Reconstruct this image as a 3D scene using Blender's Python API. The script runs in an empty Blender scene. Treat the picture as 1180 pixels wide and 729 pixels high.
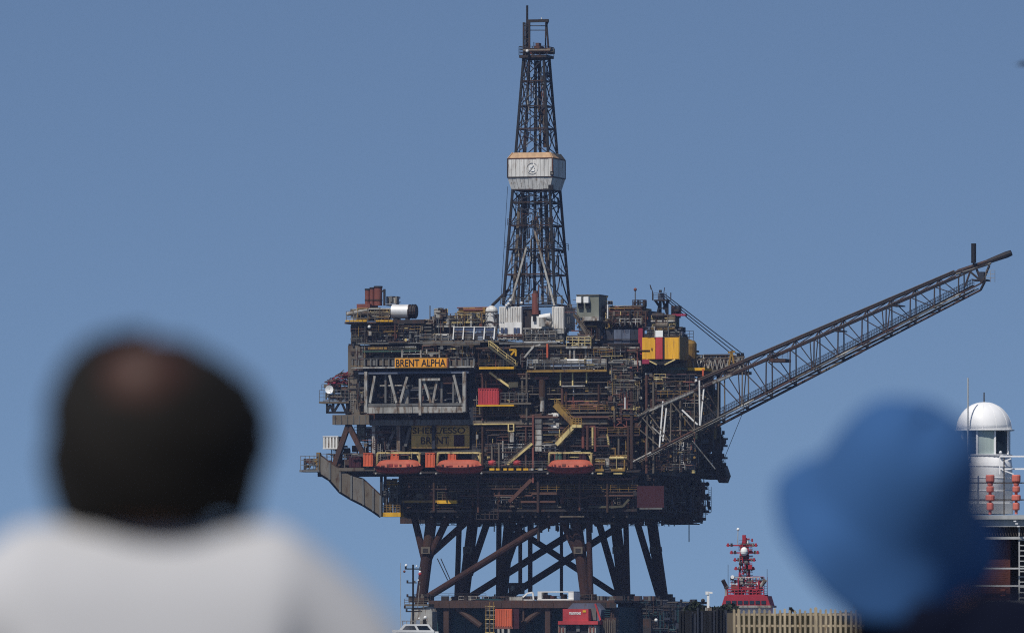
import bpy, bmesh, math, random
from mathutils import Vector, Matrix
R = math.radians
scene = bpy.context.scene
col = scene.collection

# ------------------------------------------------------------------ camera
A = 36.0 / 1180 / 300.0          # tangent of one photo pixel (300 mm lens)
ZC = 6.0                         # lens height above the sea
YH = 738.0                       # photo row of the horizon (just below the frame)
HAZE = 0.00004
D = 1475.0                       # distance of the platform
cam_d = bpy.data.cameras.new('camera')
cam_d.lens = 300.0; cam_d.sensor_width = 36.0; cam_d.sensor_fit = 'HORIZONTAL'
cam_d.shift_y = (YH - 364.5) / 1180.0
cam_d.clip_start = 0.5; cam_d.clip_end = 60000.0
cam_d.dof.use_dof = True; cam_d.dof.focus_distance = 1300.0; cam_d.dof.aperture_fstop = 7.6
cam = bpy.data.objects.new('camera', cam_d); col.objects.link(cam)
cam.location = (0, 0, ZC); cam.rotation_euler = (R(90), 0, 0)
scene.camera = cam
# ------------------------------------------------------------------ sky and sun
SUN_EL, SUN_AZ = 54.0, 33.0      # elevation; degrees to the left of straight behind the lens
sun_dir = Vector((-math.sin(R(SUN_AZ)) * math.cos(R(SUN_EL)), -math.cos(R(SUN_AZ)) * math.cos(R(SUN_EL)), math.sin(R(SUN_EL))))
world = bpy.data.worlds.new('World'); scene.world = world; world.use_nodes = True
wn = world.node_tree; wn.nodes.clear()
w_out = wn.nodes.new('ShaderNodeOutputWorld'); w_bg = wn.nodes.new('ShaderNodeBackground')
sky = wn.nodes.new('ShaderNodeTexSky'); sky.sky_type = 'NISHITA'; sky.sun_disc = False
sky.sun_elevation = R(SUN_EL); sky.sun_rotation = math.atan2(sun_dir.x, sun_dir.y)
sky.altitude = 0.0; sky.air_density = 1.0; sky.dust_density = 0.5; sky.ozone_density = 3.7
tc = wn.nodes.new('ShaderNodeTexCoord'); mp = wn.nodes.new('ShaderNodeMapping'); mp.vector_type = 'POINT'
mp.inputs['Location'].default_value = (0, 0, 0.21); mp.inputs['Scale'].default_value = (1, 1, 1.7)
wn.links.new(tc.outputs['Generated'], mp.inputs['Vector']); wn.links.new(mp.outputs['Vector'], sky.inputs['Vector'])
w_bg.inputs['Strength'].default_value = 0.090
wn.links.new(sky.outputs['Color'], w_bg.inputs['Color']); wn.links.new(w_bg.outputs['Background'], w_out.inputs['Surface'])
sun_d = bpy.data.lights.new('sun', 'SUN'); sun_d.energy = 4.1; sun_d.angle = R(0.53); sun_d.color = (1.0, 0.95, 0.87)
sun = bpy.data.objects.new('sun', sun_d); col.objects.link(sun)
sun.rotation_euler = (-sun_dir).to_track_quat('-Z', 'Y').to_euler()
sun.location = (-40, -40, 80)
vs = scene.view_settings
vs.view_transform = 'Standard'; vs.look = 'None'; vs.exposure = 0.0; vs.gamma = 1.0; vs.use_curve_mapping = False
scene.render.engine = 'CYCLES'
scene.cycles.filter_width = 1.1; scene.cycles.use_denoising = False; scene.cycles.use_adaptive_sampling = False; scene.cycles.sample_clamp_direct = 4.0; scene.cycles.sample_clamp_indirect = 1.0
scene.cycles.max_bounces = 4; scene.cycles.diffuse_bounces = 2; scene.cycles.glossy_bounces = 2
scene.cycles.transmission_bounces = 3; scene.cycles.transparent_max_bounces = 6

# ------------------------------------------------------------------ materials
def M(name, c, rough=0.65, metal=0.0, rust=0.0, dirt=0.35, scale=0.5, rustcol=(0.11, 0.042, 0.022), stretch=0.3, bump=0.0):
    m = bpy.data.materials.new(name); m.use_nodes = True
    nt = m.node_tree; b = nt.nodes['Principled BSDF']
    b.inputs['Roughness'].default_value = rough; b.inputs['Metallic'].default_value = metal
    b.inputs['Specular IOR Level'].default_value = 0.25
    tcn = nt.nodes.new('ShaderNodeTexCoord'); mpn = nt.nodes.new('ShaderNodeMapping')
    mpn.inputs['Scale'].default_value = (scale, scale, scale * stretch)
    nt.links.new(tcn.outputs['Object'], mpn.inputs['Vector'])
    n1 = nt.nodes.new('ShaderNodeTexNoise'); n1.inputs['Scale'].default_value = 1.0; n1.inputs['Detail'].default_value = 7; n1.inputs['Roughness'].default_value = 0.65
    nt.links.new(mpn.outputs['Vector'], n1.inputs['Vector'])
    mr = nt.nodes.new('ShaderNodeMapRange'); mr.inputs['From Min'].default_value = 0.3; mr.inputs['From Max'].default_value = 0.7
    mr.inputs['To Min'].default_value = 1.0 - dirt; mr.inputs['To Max'].default_value = 1.0 + dirt * 0.4
    nt.links.new(n1.outputs['Fac'], mr.inputs['Value'])
    mul = nt.nodes.new('ShaderNodeMix'); mul.data_type = 'RGBA'; mul.blend_type = 'MULTIPLY'; mul.inputs['Factor'].default_value = 1.0
    mul.inputs['A'].default_value = (*c, 1); nt.links.new(mr.outputs['Result'], mul.inputs['B'])
    last = mul.outputs['Result']
    if rust > 0:
        n2 = nt.nodes.new('ShaderNodeTexNoise'); n2.inputs['Scale'].default_value = 2.3; n2.inputs['Detail'].default_value = 8; n2.inputs['Roughness'].default_value = 0.7
        nt.links.new(mpn.outputs['Vector'], n2.inputs['Vector'])
        r2 = nt.nodes.new('ShaderNodeMapRange'); t = 0.72 - 0.34 * rust
        r2.inputs['From Min'].default_value = t - 0.04; r2.inputs['From Max'].default_value = t + 0.08
        nt.links.new(n2.outputs['Fac'], r2.inputs['Value'])
        mx = nt.nodes.new('ShaderNodeMix'); mx.data_type = 'RGBA'; mx.inputs['B'].default_value = (*rustcol, 1)
        nt.links.new(r2.outputs['Result'], mx.inputs['Factor']); nt.links.new(last, mx.inputs['A']); last = mx.outputs['Result']
    nt.links.new(last, b.inputs['Base Color'])
    if bump > 0:
        bp = nt.nodes.new('ShaderNodeBump'); bp.inputs['Strength'].default_value = bump; bp.inputs['Distance'].default_value = 0.05
        nt.links.new(n1.outputs['Fac'], bp.inputs['Height']); nt.links.new(bp.outputs['Normal'], b.inputs['Normal'])
    return m

MT = {}
def addm(k, *a, **kw): MT[k] = M(k, *a, **kw)
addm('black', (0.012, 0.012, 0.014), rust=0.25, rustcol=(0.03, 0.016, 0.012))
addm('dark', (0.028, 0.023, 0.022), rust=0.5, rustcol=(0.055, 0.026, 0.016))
addm('darkblue', (0.028, 0.033, 0.048), rust=0.3, rustcol=(0.035, 0.020, 0.016))
addm('darkbrown', (0.05, 0.029, 0.022), rust=0.5, rustcol=(0.085, 0.035, 0.02))
addm('grey', (0.13, 0.13, 0.125), rust=0.45, rustcol=(0.07, 0.04, 0.025))
addm('greybrown', (0.13, 0.108, 0.082), rust=0.45, rustcol=(0.06, 0.035, 0.02))
addm('lightgrey', (0.37, 0.36, 0.33), dirt=.5, rust=0.58, rustcol=(0.12, 0.08, 0.05))
addm('white', (0.72, 0.71, 0.68), rust=0.22, dirt=0.25, rustcol=(0.22, 0.13, 0.08))
addm('cleanwhite', (0.8, 0.8, 0.78), dirt=0.12, rust=0.0)
addm('cladding', (0.66, 0.645, 0.61), rust=0.4, dirt=0.4, rustcol=(0.22, 0.15, 0.10), stretch=0.12, scale=1.4)
addm('tanroof', (0.46, 0.29, 0.16), rust=0.3, rustcol=(0.28, 0.13, 0.06), scale=1.2)
addm('rust', (0.10, 0.046, 0.032), rust=0.4, rustcol=(0.06, 0.026, 0.018))
addm('redrust', (0.19, 0.062, 0.045), rust=0.4, rustcol=(0.09, 0.035, 0.022))
addm('leg', (0.034, 0.0155, 0.013), rough=0.85, rust=0.5, rustcol=(0.055, 0.022, 0.014), scale=0.25)
addm('legtop', (0.055, 0.03, 0.018), rough=0.85, rust=0.5, rustcol=(0.05, 0.02, 0.013), scale=0.4)
addm('yellow', (0.66, 0.36, 0.02), rust=0.3, rustcol=(0.12, 0.07, 0.03), dirt=0.3)
addm('paleyellow', (0.60, 0.47, 0.20), rust=0.45, rustcol=(0.10, 0.07, 0.04))
addm('signyellow', (0.80, 0.34, 0.03), dirt=0.35, rust=0.3, rustcol=(0.3, 0.14, 0.03))
addm('ochre', (0.27, 0.16, 0.035), rust=0.5, rustcol=(0.10, 0.055, 0.025))
addm('craneyellow', (0.78, 0.40, 0.025), dirt=0.35, rust=0.32, rustcol=(0.35, 0.18, 0.04), stretch=0.15, scale=0.8)
addm('olive', (0.075, 0.068, 0.042), rust=0.4, rustcol=(0.05, 0.03, 0.02))
addm('green', (0.05, 0.10, 0.075), rust=0.3)
addm('orange', (0.54, 0.105, 0.045), dirt=0.4, rust=0.35, rustcol=(0.35, 0.1, 0.05))
addm('boatorange', (0.40, 0.088, 0.048), dirt=0.3, rust=0.35, rustcol=(0.32, 0.10, 0.06), stretch=0.6)
addm('boathull', (0.30, 0.045, 0.04), dirt=0.4, rust=0.4, rustcol=(0.09, 0.025, 0.02))
addm('red', (0.42, 0.045, 0.05), dirt=0.35, rust=0.25, rustcol=(0.4, 0.06, 0.05))
addm('magenta', (0.30, 0.03, 0.065), dirt=0.35)
addm('maroon', (0.04, 0.008, 0.013), dirt=0.3)
addm('greengrey', (0.19, 0.20, 0.165), rust=0.2, rustcol=(0.12, 0.09, 0.06))
addm('bluegrey', (0.10, 0.12, 0.17), rust=0.35, rustcol=(0.07, 0.05, 0.05))
addm('paleblue', (0.30, 0.36, 0.46), dirt=0.3, rust=0.2)
addm('bluepanel', (0.055, 0.075, 0.14), rough=0.35, dirt=0.2)
addm('teal', (0.012, 0.05, 0.062), dirt=0.4, rust=0.25, rustcol=(0.03, 0.03, 0.03))
addm('bargebrown', (0.06, 0.034, 0.026), rust=0.4, rustcol=(0.08, 0.035, 0.02))
addm('silver', (0.75, 0.74, 0.72), rough=0.35, metal=0.35, dirt=0.2, stretch=1)
addm('letterblack', (0.012, 0.011, 0.012), dirt=0.1)
addm('signold', (0.58, 0.38, 0.10), rust=0.4, rustcol=(0.2, 0.11, 0.03), dirt=0.4)
addm('letterfaded', (0.035, 0.016, 0.012), dirt=0.2)
addm('cable', (0.02, 0.02, 0.024))
addm('tugred', (0.33, 0.024, 0.04), dirt=0.15)
addm('glassdark', (0.02, 0.03, 0.045), rough=0.12, dirt=0.1)
addm('sea', (0.018, 0.045, 0.06), rough=0.18, dirt=0.3, scale=0.06, stretch=1, bump=0.6)
addm('concrete', (0.30, 0.29, 0.27), rough=0.9, dirt=0.35, rust=0.3, rustcol=(0.16, 0.14, 0.12), scale=0.8)
addm('wood', (0.42, 0.345, 0.235), rough=0.85, dirt=0.5, rust=0.35, rustcol=(0.2, 0.13, 0.07), scale=3.0, stretch=0.2)
addm('darkwood', (0.010, 0.010, 0.011), rough=0.9, dirt=0.5)
addm('rampgrey', (0.15, 0.135, 0.115), rust=0.45, rustcol=(0.09, 0.06, 0.045), dirt=0.45)

# ------------------------------------------------------------------ frames: photo pixels -> places on a plane at a known distance
class Frame:
    def __init__(s, px, dist, yaw):
        s.O = Vector(((px - 590) * A * dist, dist)); s.yaw = yaw
        c, n = math.cos(yaw), math.sin(yaw)
        s.ex = Vector((c, n)); s.ey = Vector((-n, c))
    def P(s, px, py, Y=0.0):
        u = (px - 590) * A
        t = (Y + s.O.dot(s.ey)) / (u * s.ey.x + s.ey.y)
        w = Vector((u * t, t)) - s.O
        return Vector((w.dot(s.ex), Y, ZC + (YH - py) * A * t))
    def world(s, p):
        return Vector((s.O.x + s.ex.x * p.x + s.ey.x * p.y, s.O.y + s.ex.y * p.x + s.ey.y * p.y, p.z))

class T:                                   # a top-level thing: Empty at its base, parts beneath it
    def __init__(s, name, label, cat, frame, origin, group=None, kind=None):
        s.f = frame; s.o = Vector(origin)
        s.e = bpy.data.objects.new(name, None); col.objects.link(s.e); s.e.empty_display_size = 0.3
        s.e.location = frame.world(s.o); s.e.rotation_euler = (0, 0, frame.yaw)
        tag(s.e, label, cat, group, kind)
def tag(o, label=None, cat=None, group=None, kind=None):
    if label: o['label'] = label
    if cat: o['category'] = cat
    if group: o['group'] = group
    if kind: o['kind'] = kind

class MB:
    def __init__(s): s.v = []; s.f = []; s.m = []; s.mats = []
    def mi(s, k):
        if k not in s.mats: s.mats.append(k)
        return s.mats.index(k)
    def poly(s, pts, faces, k):
        n = len(s.v); s.v += [Vector(p) for p in pts]; i = s.mi(k)
        for f in faces: s.f.append([n + q for q in f]); s.m.append(i)
        return s
    def box(s, a, b, k):
        x0, x1 = sorted((a[0], b[0])); y0, y1 = sorted((a[1], b[1])); z0, z1 = sorted((a[2], b[2]))
        return s.poly([(x0,y0,z0),(x1,y0,z0),(x1,y1,z0),(x0,y1,z0),(x0,y0,z1),(x1,y0,z1),(x1,y1,z1),(x0,y1,z1)],
               [(0,3,2,1),(4,5,6,7),(0,1,5,4),(1,2,6,5),(2,3,7,6),(3,0,4,7)], k)
    def hexa(s, p, k):                     # 8 corners, bottom ring then top ring
        return s.poly(p, [(0,3,2,1),(4,5,6,7),(0,1,5,4),(1,2,6,5),(2,3,7,6),(3,0,4,7)], k)
    def basis(s, d):
        d = d.normalized(); up = Vector((0,0,1)) if abs(d.z) < 0.95 else Vector((0,1,0))
        a = d.cross(up).normalized(); return a, a.cross(d).normalized()
    def bar(s, p, q, w, k, h=None):        # rectangular section
        p, q = Vector(p), Vector(q)
        if (q - p).length < 1e-4: return s
        a, b = s.basis(q - p); h = h or w; a = a * w / 2; b = b * h / 2
        pts = [p-a-b, p+a-b, p+a+b, p-a+b, q-a-b, q+a-b, q+a+b, q-a+b]
        return s.poly(pts, [(0,1,2,3),(7,6,5,4),(0,4,5,1),(1,5,6,2),(2,6,7,3),(3,7,4,0)], k)
    def tube(s, p, q, r, k, n=8, r2=None):
        p, q = Vector(p), Vector(q); r2 = r if r2 is None else r2
        if (q - p).length < 1e-4: return s
        a, b = s.basis(q - p); pts = []
        for c, rr in ((p, r), (q, r2)):
            for i in range(n):
                t = 2 * math.pi * i / n; pts.append(c + a * rr * math.cos(t) + b * rr * math.sin(t))
        fs = [(i, (i+1) % n, n + (i+1) % n, n + i) for i in range(n)] + [tuple(range(n-1, -1, -1)), tuple(range(n, 2*n))]
        return s.poly(pts, fs, k)
    def lathe(s, c, prof, k, n=16, a0=0, a1=2*math.pi):
        c = Vector(c); pts = []; full = abs(a1 - a0 - 2*math.pi) < 1e-6; cols = n if full else n + 1
        for r, z in prof:
            for i in range(cols):
                t = a0 + (a1 - a0) * i / n; pts.append(c + Vector((r*math.cos(t), r*math.sin(t), z)))
        fs = []
        for j in range(len(prof)-1):
            for i in range(n):
                i2 = (i+1) % cols; fs.append((j*cols+i, j*cols+i2, (j+1)*cols+i2, (j+1)*cols+i))
        if full:
            if prof[0][0] > 1e-3: fs.append(tuple(range(cols-1, -1, -1)))
            if prof[-1][0] > 1e-3: fs.append(tuple((len(prof)-1)*cols+i for i in range(cols)))
        return s.poly(pts, fs, k)
    def ball(s, c, r, k, n=8, sz=1.0):
        return s.lathe(c, [(max(r*math.cos(t), 1e-4), r*sz*math.sin(t)) for t in [(-0.5 + j/6)*math.pi for j in range(7)]], k, n)
    def prism(s, pts2, y0, y1, k):         # outline in x-z, extruded in y
        n = len(pts2)
        pts = [(x, y0, z) for x, z in pts2] + [(x, y1, z) for x, z in pts2]
        return s.poly(pts, [tuple(range(n)), tuple(range(2*n-1, n-1, -1))] + [(i, n+i, n+(i+1) % n, (i+1) % n) for i in range(n)], k)
    def build(s, name, parent=None, thing=None, smooth=False, label=None, kind=None, cat=None, group=None, frame=None, origin=None):
        th = thing or (parent if isinstance(parent, T) else None)
        o3 = th.o if th else Vector(origin if origin is not None else (0,0,0))
        me = bpy.data.meshes.new(name); me.from_pydata([v - o3 for v in s.v], [], s.f)
        for k in s.mats: me.materials.append(MT[k])
        if s.mats: me.polygons.foreach_set('material_index', s.m)
        if smooth: me.polygons.foreach_set('use_smooth', [True]*len(s.f))
        me.update()
        ob = bpy.data.objects.new(name, me); col.objects.link(ob)
        if parent is not None: ob.parent = parent.e if isinstance(parent, T) else parent
        elif frame is not None:
            ob.location = frame.world(o3); ob.rotation_euler = (0, 0, frame.yaw)
        tag(ob, label, cat, group, kind)
        return ob

def text_on(parent, thing, s, center, height, k, width=None, depth=0.03, name='lettering', bold=0.012):
    cu = bpy.data.curves.new(name, 'FONT'); cu.body = s; cu.align_x = 'CENTER'; cu.align_y = 'CENTER'
    cu.size = 1.0; cu.extrude = 0.02; cu.offset = bold
    tmp = bpy.data.objects.new('tmp', cu); col.objects.link(tmp)
    dg = bpy.context.evaluated_depsgraph_get(); me = bpy.data.meshes.new_from_object(tmp.evaluated_get(dg))
    bpy.data.objects.remove(tmp)
    xs = [v.co.x for v in me.vertices]; ys = [v.co.y for v in me.vertices]
    cx, cy = (min(xs)+max(xs))/2, (min(ys)+max(ys))/2; sy = height/(max(ys)-min(ys)); sx = (width/(max(xs)-min(xs))) if width else sy
    c = Vector(center) - thing.o
    for v in me.vertices:
        x, y, z = v.co; v.co = (c.x + (x-cx)*sx, c.y - z*depth/0.02, c.z + (y-cy)*sy)
    me.materials.clear(); me.materials.append(MT[k])
    ob = bpy.data.objects.new(name, me); col.objects.link(ob); ob.parent = parent.e if isinstance(parent, T) else parent
    return ob

# ------------------------------------------------------------------ helpers for steelwork
def railing(th, pts, k='greybrown', h=1.15, sp=1.6, r=0.045, name='railing', parent=None, rails=(0.35, 0.7, 1.0)):
    mb = MB()
    for p, q in zip(pts[:-1], pts[1:]):
        p, q = Vector(p), Vector(q); L = (q-p).length; n = max(1, int(L/sp))
        for i in range(n+1):
            b = p.lerp(q, i/n); mb.bar(b, b + Vector((0,0,h)), r*1.5, k)
        for t in rails: mb.bar(p + Vector((0,0,h*t)), q + Vector((0,0,h*t)), r*1.5, k)
    return mb.build(name, parent or th, thing=th)
def stairs(th, p, q, w, k='greybrown', name='stairway', rail=True, sk=None, hgt=1.0, str_h=0.35):
    p, q = Vector(p), Vector(q); mb = MB(); dy = Vector((0, w, 0)); sk = sk or k
    for o in (Vector((0,0,0)), dy):
        mb.bar(p+o, q+o, 0.1, sk, str_h)
        if rail:
            for t in (0.5, 1.0): mb.bar(p+o+Vector((0,0,hgt*t)), q+o+Vector((0,0,hgt*t)), 0.08, k)
            n = max(2, int((q-p).length/1.5))
            for i in range(n+1): b = (p+o).lerp(q+o, i/n); mb.bar(b, b+Vector((0,0,hgt)), 0.07, k)
    n = max(3, int(abs(q.z-p.z)/0.25))
    for i in range(n+1):
        b = p.lerp(q, i/n); mb.box(b + Vector((-0.14, 0.02, -0.03)), b + Vector((0.14, w-0.02, 0.03)), sk)
    return mb.build(name, th)
def clutter(th, X, Y, Z, n, pal, seed, name='pipework', kinds=None, parent=None, big=1.0):
    rnd = random.Random(seed); mb = MB(); ks = [k for k, w in pal]; ws = [w for k, w in pal]
    kinds = kinds or (('v',3),('h',4),('y',1),('box',3),('tray',1),('lad',.5),('wheel',.6),('elb',1.5),('tank',.3),('rail',.8))
    kk = [k for k, w in kinds]; kw = [w for k, w in kinds]
    (x0,x1),(y0,y1),(z0,z1) = X, Y, Z; W, Hh = x1-x0, z1-z0
    U = rnd.uniform
    for _ in range(n):
        k = rnd.choices(ks, ws)[0]; t = rnd.choices(kk, kw)[0]
        x, y, z = U(x0,x1), U(y0,y1), U(z0,z1); r = rnd.choice((.05,.06,.08,.08,.1,.12,.16,.22))*big
        if t == 'v':
            L = min(U(.8, 5)*big, Hh); a = U(z0, max(z0, z1-L)); mb.tube((x,y,a),(x,y,a+L), r, k, 6)
        elif t == 'h':
            L = min(U(.8, 7)*big, W); a = U(x0, max(x0, x1-L)); mb.tube((a,y,z),(a+L,y,z), r, k, 6)
        elif t == 'y':
            L = min(U(.5, 3), y1-y0); a = U(y0, max(y0, y1-L)); mb.tube((x,a,z),(x,a+L,z), r, k, 6)
        elif t == 'box':
            sx, sy, sz = (U(.25,1.3)*big for _ in '123'); sx=min(sx,W); sz=min(sz,Hh); sy=min(sy,y1-y0)
            x=min(x,x1-sx); y=min(y,y1-sy); z=min(z,z1-sz); mb.box((x,y,z),(x+sx,y+sy,z+sz), k)
        elif t == 'tray':
            L = min(U(2, 8), W); a = U(x0, max(x0, x1-L)); mb.box((a,y,z),(a+L,y+U(.2,.5),z+U(.06,.16)), k)
        elif t == 'lad':
            L = min(U(2, 4.5), Hh); a = U(z0, max(z0,z1-L))
            for d in (0,.45): mb.bar((x+d,y,a),(x+d,y,a+L), .07, k)
            for i in range(int(L/.35)): mb.bar((x,y,a+i*.35),(x+.45,y,a+i*.35), .05, k)
        elif t == 'wheel':
            mb.tube((x,y,z),(x,y+.08,z), U(.15,.35), k, 8); mb.tube((x,y,z),(x,y+.5,z), .05, k, 5)
        elif t == 'elb':
            L = min(U(.6,2.5), W); h2 = min(U(.6,2.5), Hh); sx = rnd.choice((-1,1)); x = min(max(x, x0+L), x1-L) if W > 2*L else (x0+x1)/2
            z = min(z, z1-h2); mb.tube((x,y,z),(x,y,z+h2), r, k, 6); mb.tube((x,y,z+h2),(x+sx*L*(.99 if W>2*L else .3),y,z+h2), r, k, 6); mb.ball((x,y,z+h2), r*1.05, k, 6)
        elif t == 'tank':
            rr = U(.3,.7)*big; L = U(1,2.6)
            if rnd.random() < .5: mb.tube((x,y,z0 if z<z0+Hh/2 else z),(x,y,min(z1,z+L)), rr, k, 10)
            else: mb.tube((x,y,z),(min(x1,x+L),y,z), rr, k, 10)
        elif t == 'rail':
            L = min(U(2, 7), W); a = U(x0, max(x0, x1-L)); z = min(z, z1-1.1); m = int(L/1.2)+1
            for q in (.55,1.05): mb.bar((a,y,z+q),(a+L,y,z+q), .07, k)
            for i in range(m+1): mb.bar((a+L*i/m,y,z),(a+L*i/m,y,z+1.05), .06, k)
    return mb.build(name, parent or th, thing=th, kind='stuff')

# ================================================================== THE OIL PLATFORM
TH = R(16.0)
PF = Frame(600, D, -TH); P = PF.P
S = A * D
def pb(mb, x0, x1, y0, y1, Y0, Y1, k):
    a, b = P(x0, y1, Y0), P(x1, y0, Y0); return mb.box(a, (b.x, Y1, b.z), k)
def part(name, th, x0, x1, y0, y1, Y0, Y1, k, parent=None, label=None):
    return pb(MB(), x0, x1, y0, y1, Y0, Y1, k).build(name, parent or th, thing=th, label=label)
def bars(name, th, segs, w, k, rnd=False, parent=None):    # each member its own part
    for a, b in segs:
        m = MB(); pa, pq = P(*a), P(*b)
        (m.tube(pa, pq, w/2, k, 10) if rnd else m.bar(pa, pq, w, k)).build(name, parent or th, thing=th, smooth=False)
def cl(th, x0, x1, y0, y1, Y0, Y1, n, pal, seed, **kw):
    a, b = P(x0, y1, Y0), P(x1, y0, Y0); return clutter(th, (a.x, b.x), (Y0, Y1), (a.z, b.z), n, pal, seed, **kw)
def pl(px, py, Y=0): return P(px, py, Y)

DK = [('dark',5),('darkblue',2),('darkbrown',4),('greybrown',2.4),('grey',1),('rust',2.6),('lightgrey',.5),('ochre',.9),('redrust',1),('legtop',2)]
LOW = [('dark',5),('black',1.5),('darkblue',1.5),('darkbrown',6),('greybrown',1),('rust',2),('legtop',2),('grey',.4)]
MIX = [('dark',3),('greybrown',3),('grey',3),('lightgrey',1.8),('rust',1.8),('ochre',1.2),('darkbrown',2),('olive',1.2),('white',.5),('paleyellow',.5)]
RUSTY = [('rust',3),('redrust',2),('darkbrown',3),('dark',3),('greybrown',1.5),('lightgrey',.6),('ochre',.7)]
LIGHT = [('lightgrey',3),('grey',3),('white',1.2),('greybrown',2),('paleyellow',.8),('dark',2.5),('paleblue',1)]

base = P(600, 690, 20)
PT = T('oil_platform', 'huge rusty offshore oil platform on splayed brown legs standing on the barge', 'oil platform', PF, base)

# ---- jacket legs: left row front to back, right row front to back
YR = (5.0, 29.5, 52.0)
rows = [((498, 592), (485.5, 691)), ((546, 592), (534, 691)), ((588, 592), (578, 691)),
        ((663, 592), (676, 691)), ((708, 592), (720, 691)), ((750, 592), (764, 691))]
for i, (tp, bt) in enumerate(rows):
    Y = YR[i % 3]; a, b = P(*bt, Y), P(*tp, Y); mid = b.lerp(a, 0.42)
    m = MB(); m.tube(a, mid, 1.02, 'leg', 14).tube(mid, b + (b-mid).normalized()*1.5, 0.98, 'legtop' if i in (0,) else 'leg', 14)
    lg = m.build('leg', PT, smooth=False)
    m = MB(); m.tube(mid - (b-mid).normalized()*0.35, mid + (b-mid).normalized()*0.5, 1.12, 'leg', 14); m.build('collar', lg, thing=PT)
    m = MB(); c = mid + Vector((0, -1.2, 0)); m.box(c+Vector((-.8,-.12,-.6)), c+Vector((.8,.1,.6)), 'greybrown').box(c+Vector((-.45,-.2,-.3)), c+Vector((.45,-.1,.3)), 'dark'); m.build('node_plate', lg, thing=PT)
STRUTS = {0: (((477, 594), (488.5, 642)), ((517, 594), (491, 650))), 1: (((529.5, 594), (526.5, 690)), ((564, 594), (541, 662))), 2: (((575, 594), (574.5, 690)), ((603, 594), (584, 650))),
          3: (((646, 594), (670, 650)), ((678, 594), (681, 690))), 4: (((688, 594), (715, 690)), ((721, 594), (723.5, 690))), 5: (((732, 594), (760.5, 690)), ((770, 594), (757, 640)))}
for i, ss in STRUTS.items():
    for q, (a, b) in enumerate(ss):
        if i in (5,) and q == 1: continue
        MB().tube(P(*a, YR[i % 3]-.2), P(*b, YR[i % 3]-.2), .5 if abs(a[0]-b[0]) < 6 else .62, 'leg', 10).build('strut', PT)
def lerp2(a, b, t): return (a[0]+(b[0]-a[0])*t, a[1]+(b[1]-a[1])*t)
for (i, j) in ((0, 3), (1, 4), (2, 5)):
    a, b = rows[i][1], rows[j][0]; Y = YR[i % 3]
    MB().tube(P(a[0]+8, a[1]-4, Y-1.0), P(b[0]-8, b[1]-4, Y-1.0), 0.62, 'leg', 10).build('brace', PT)
MB().tube(P(715, 688, 30), P(566, 590, 30), 0.55, 'leg', 10).build('brace', PT)
MB().tube(P(494, 640, 6), P(545, 594, 6), 0.6, 'leg', 10).build('brace', PT)
for x, y1, r, Y, k in ((599.5, 672, .36, 14, 'leg'), (611, 683, .42, 20, 'leg'), (647, 686, .3, 30, 'leg'), (553, 600, .3, 10, 'leg')):
    MB().tube(P(x, 590, Y), P(x, y1, Y), r, k, 8).build('conductor_pipe', PT)
part('gusset_box', PT, 586, 601, 671, 684, 44, 46, 'darkbrown')
MB().tube(P(590.5, 677, 43.9), P(590.5, 677, 44.05), .45, 'lightgrey', 12).build('round_mark', PT)
for a, b in (((504, 643, 4), (516, 668, 4)), ((508, 643, 4), (520, 670, 4))):
    MB().tube(P(*a), P(*b), .09, 'cable', 5).build('sling', PT)
MB().tube(P(620.5, 590, 3), P(620.5, 623, 3), .12, 'cable', 5).box(P(618.8, 623, 2.8), P(622.3, 612, 3.3), 'dark').build('hanging_tackle', PT)
MB().tube(P(794, 600, 40), P(794, 624, 40), .09, 'cable', 5).build('hanging_rope', PT)

# ---- decks
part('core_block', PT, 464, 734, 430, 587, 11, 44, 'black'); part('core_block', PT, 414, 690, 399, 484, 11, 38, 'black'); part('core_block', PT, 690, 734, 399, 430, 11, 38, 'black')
def deck(x0, x1, y0, y1, Y0, Y1, k='dark', name='deck'): return part(name, PT, x0, x1, y0, y1, Y0, Y1, k)
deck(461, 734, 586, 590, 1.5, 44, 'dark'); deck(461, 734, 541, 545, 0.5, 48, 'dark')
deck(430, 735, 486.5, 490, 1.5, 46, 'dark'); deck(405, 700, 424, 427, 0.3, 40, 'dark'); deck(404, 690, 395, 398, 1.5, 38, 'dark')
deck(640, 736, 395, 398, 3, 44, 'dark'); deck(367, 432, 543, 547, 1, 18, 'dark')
# under-deck steel: girders and hanging bits that roughen the lower edge
for x in range(466, 734, 15):
    a = P(x, 596, 2); MB().box(a, a + Vector((.35, 40, 1.3)), 'dark').build('floor_beam', PT)
part('lower_girder', PT, 461, 735, 588, 594, 3.7, 4.3, 'dark'); part('lower_girder', PT, 461, 735, 588, 597, 28, 28.6, 'dark'); part('lower_girder', PT, 461, 735, 590, 603, 43, 43.6, 'dark')
cl(PT, 470, 735, 596, 604, 3, 40, 160, LOW, 11)
cl(PT, 560, 660, 600, 612, 8, 30, 40, LOW, 12, kinds=(('v',3),('elb',2)))
# side of the lowest level towards the right, receding
xr = P(735, 560, 0).x
def side(Y0, Y1, py0, py1, k, name='side_wall', thick=.5, dx=0.0):
    a = P(735, py1, 0); b = P(735, py0, 0); return MB().box((xr+dx-thick, Y0, a.z), (xr+dx, Y1, b.z), k).build(name, PT)
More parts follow.
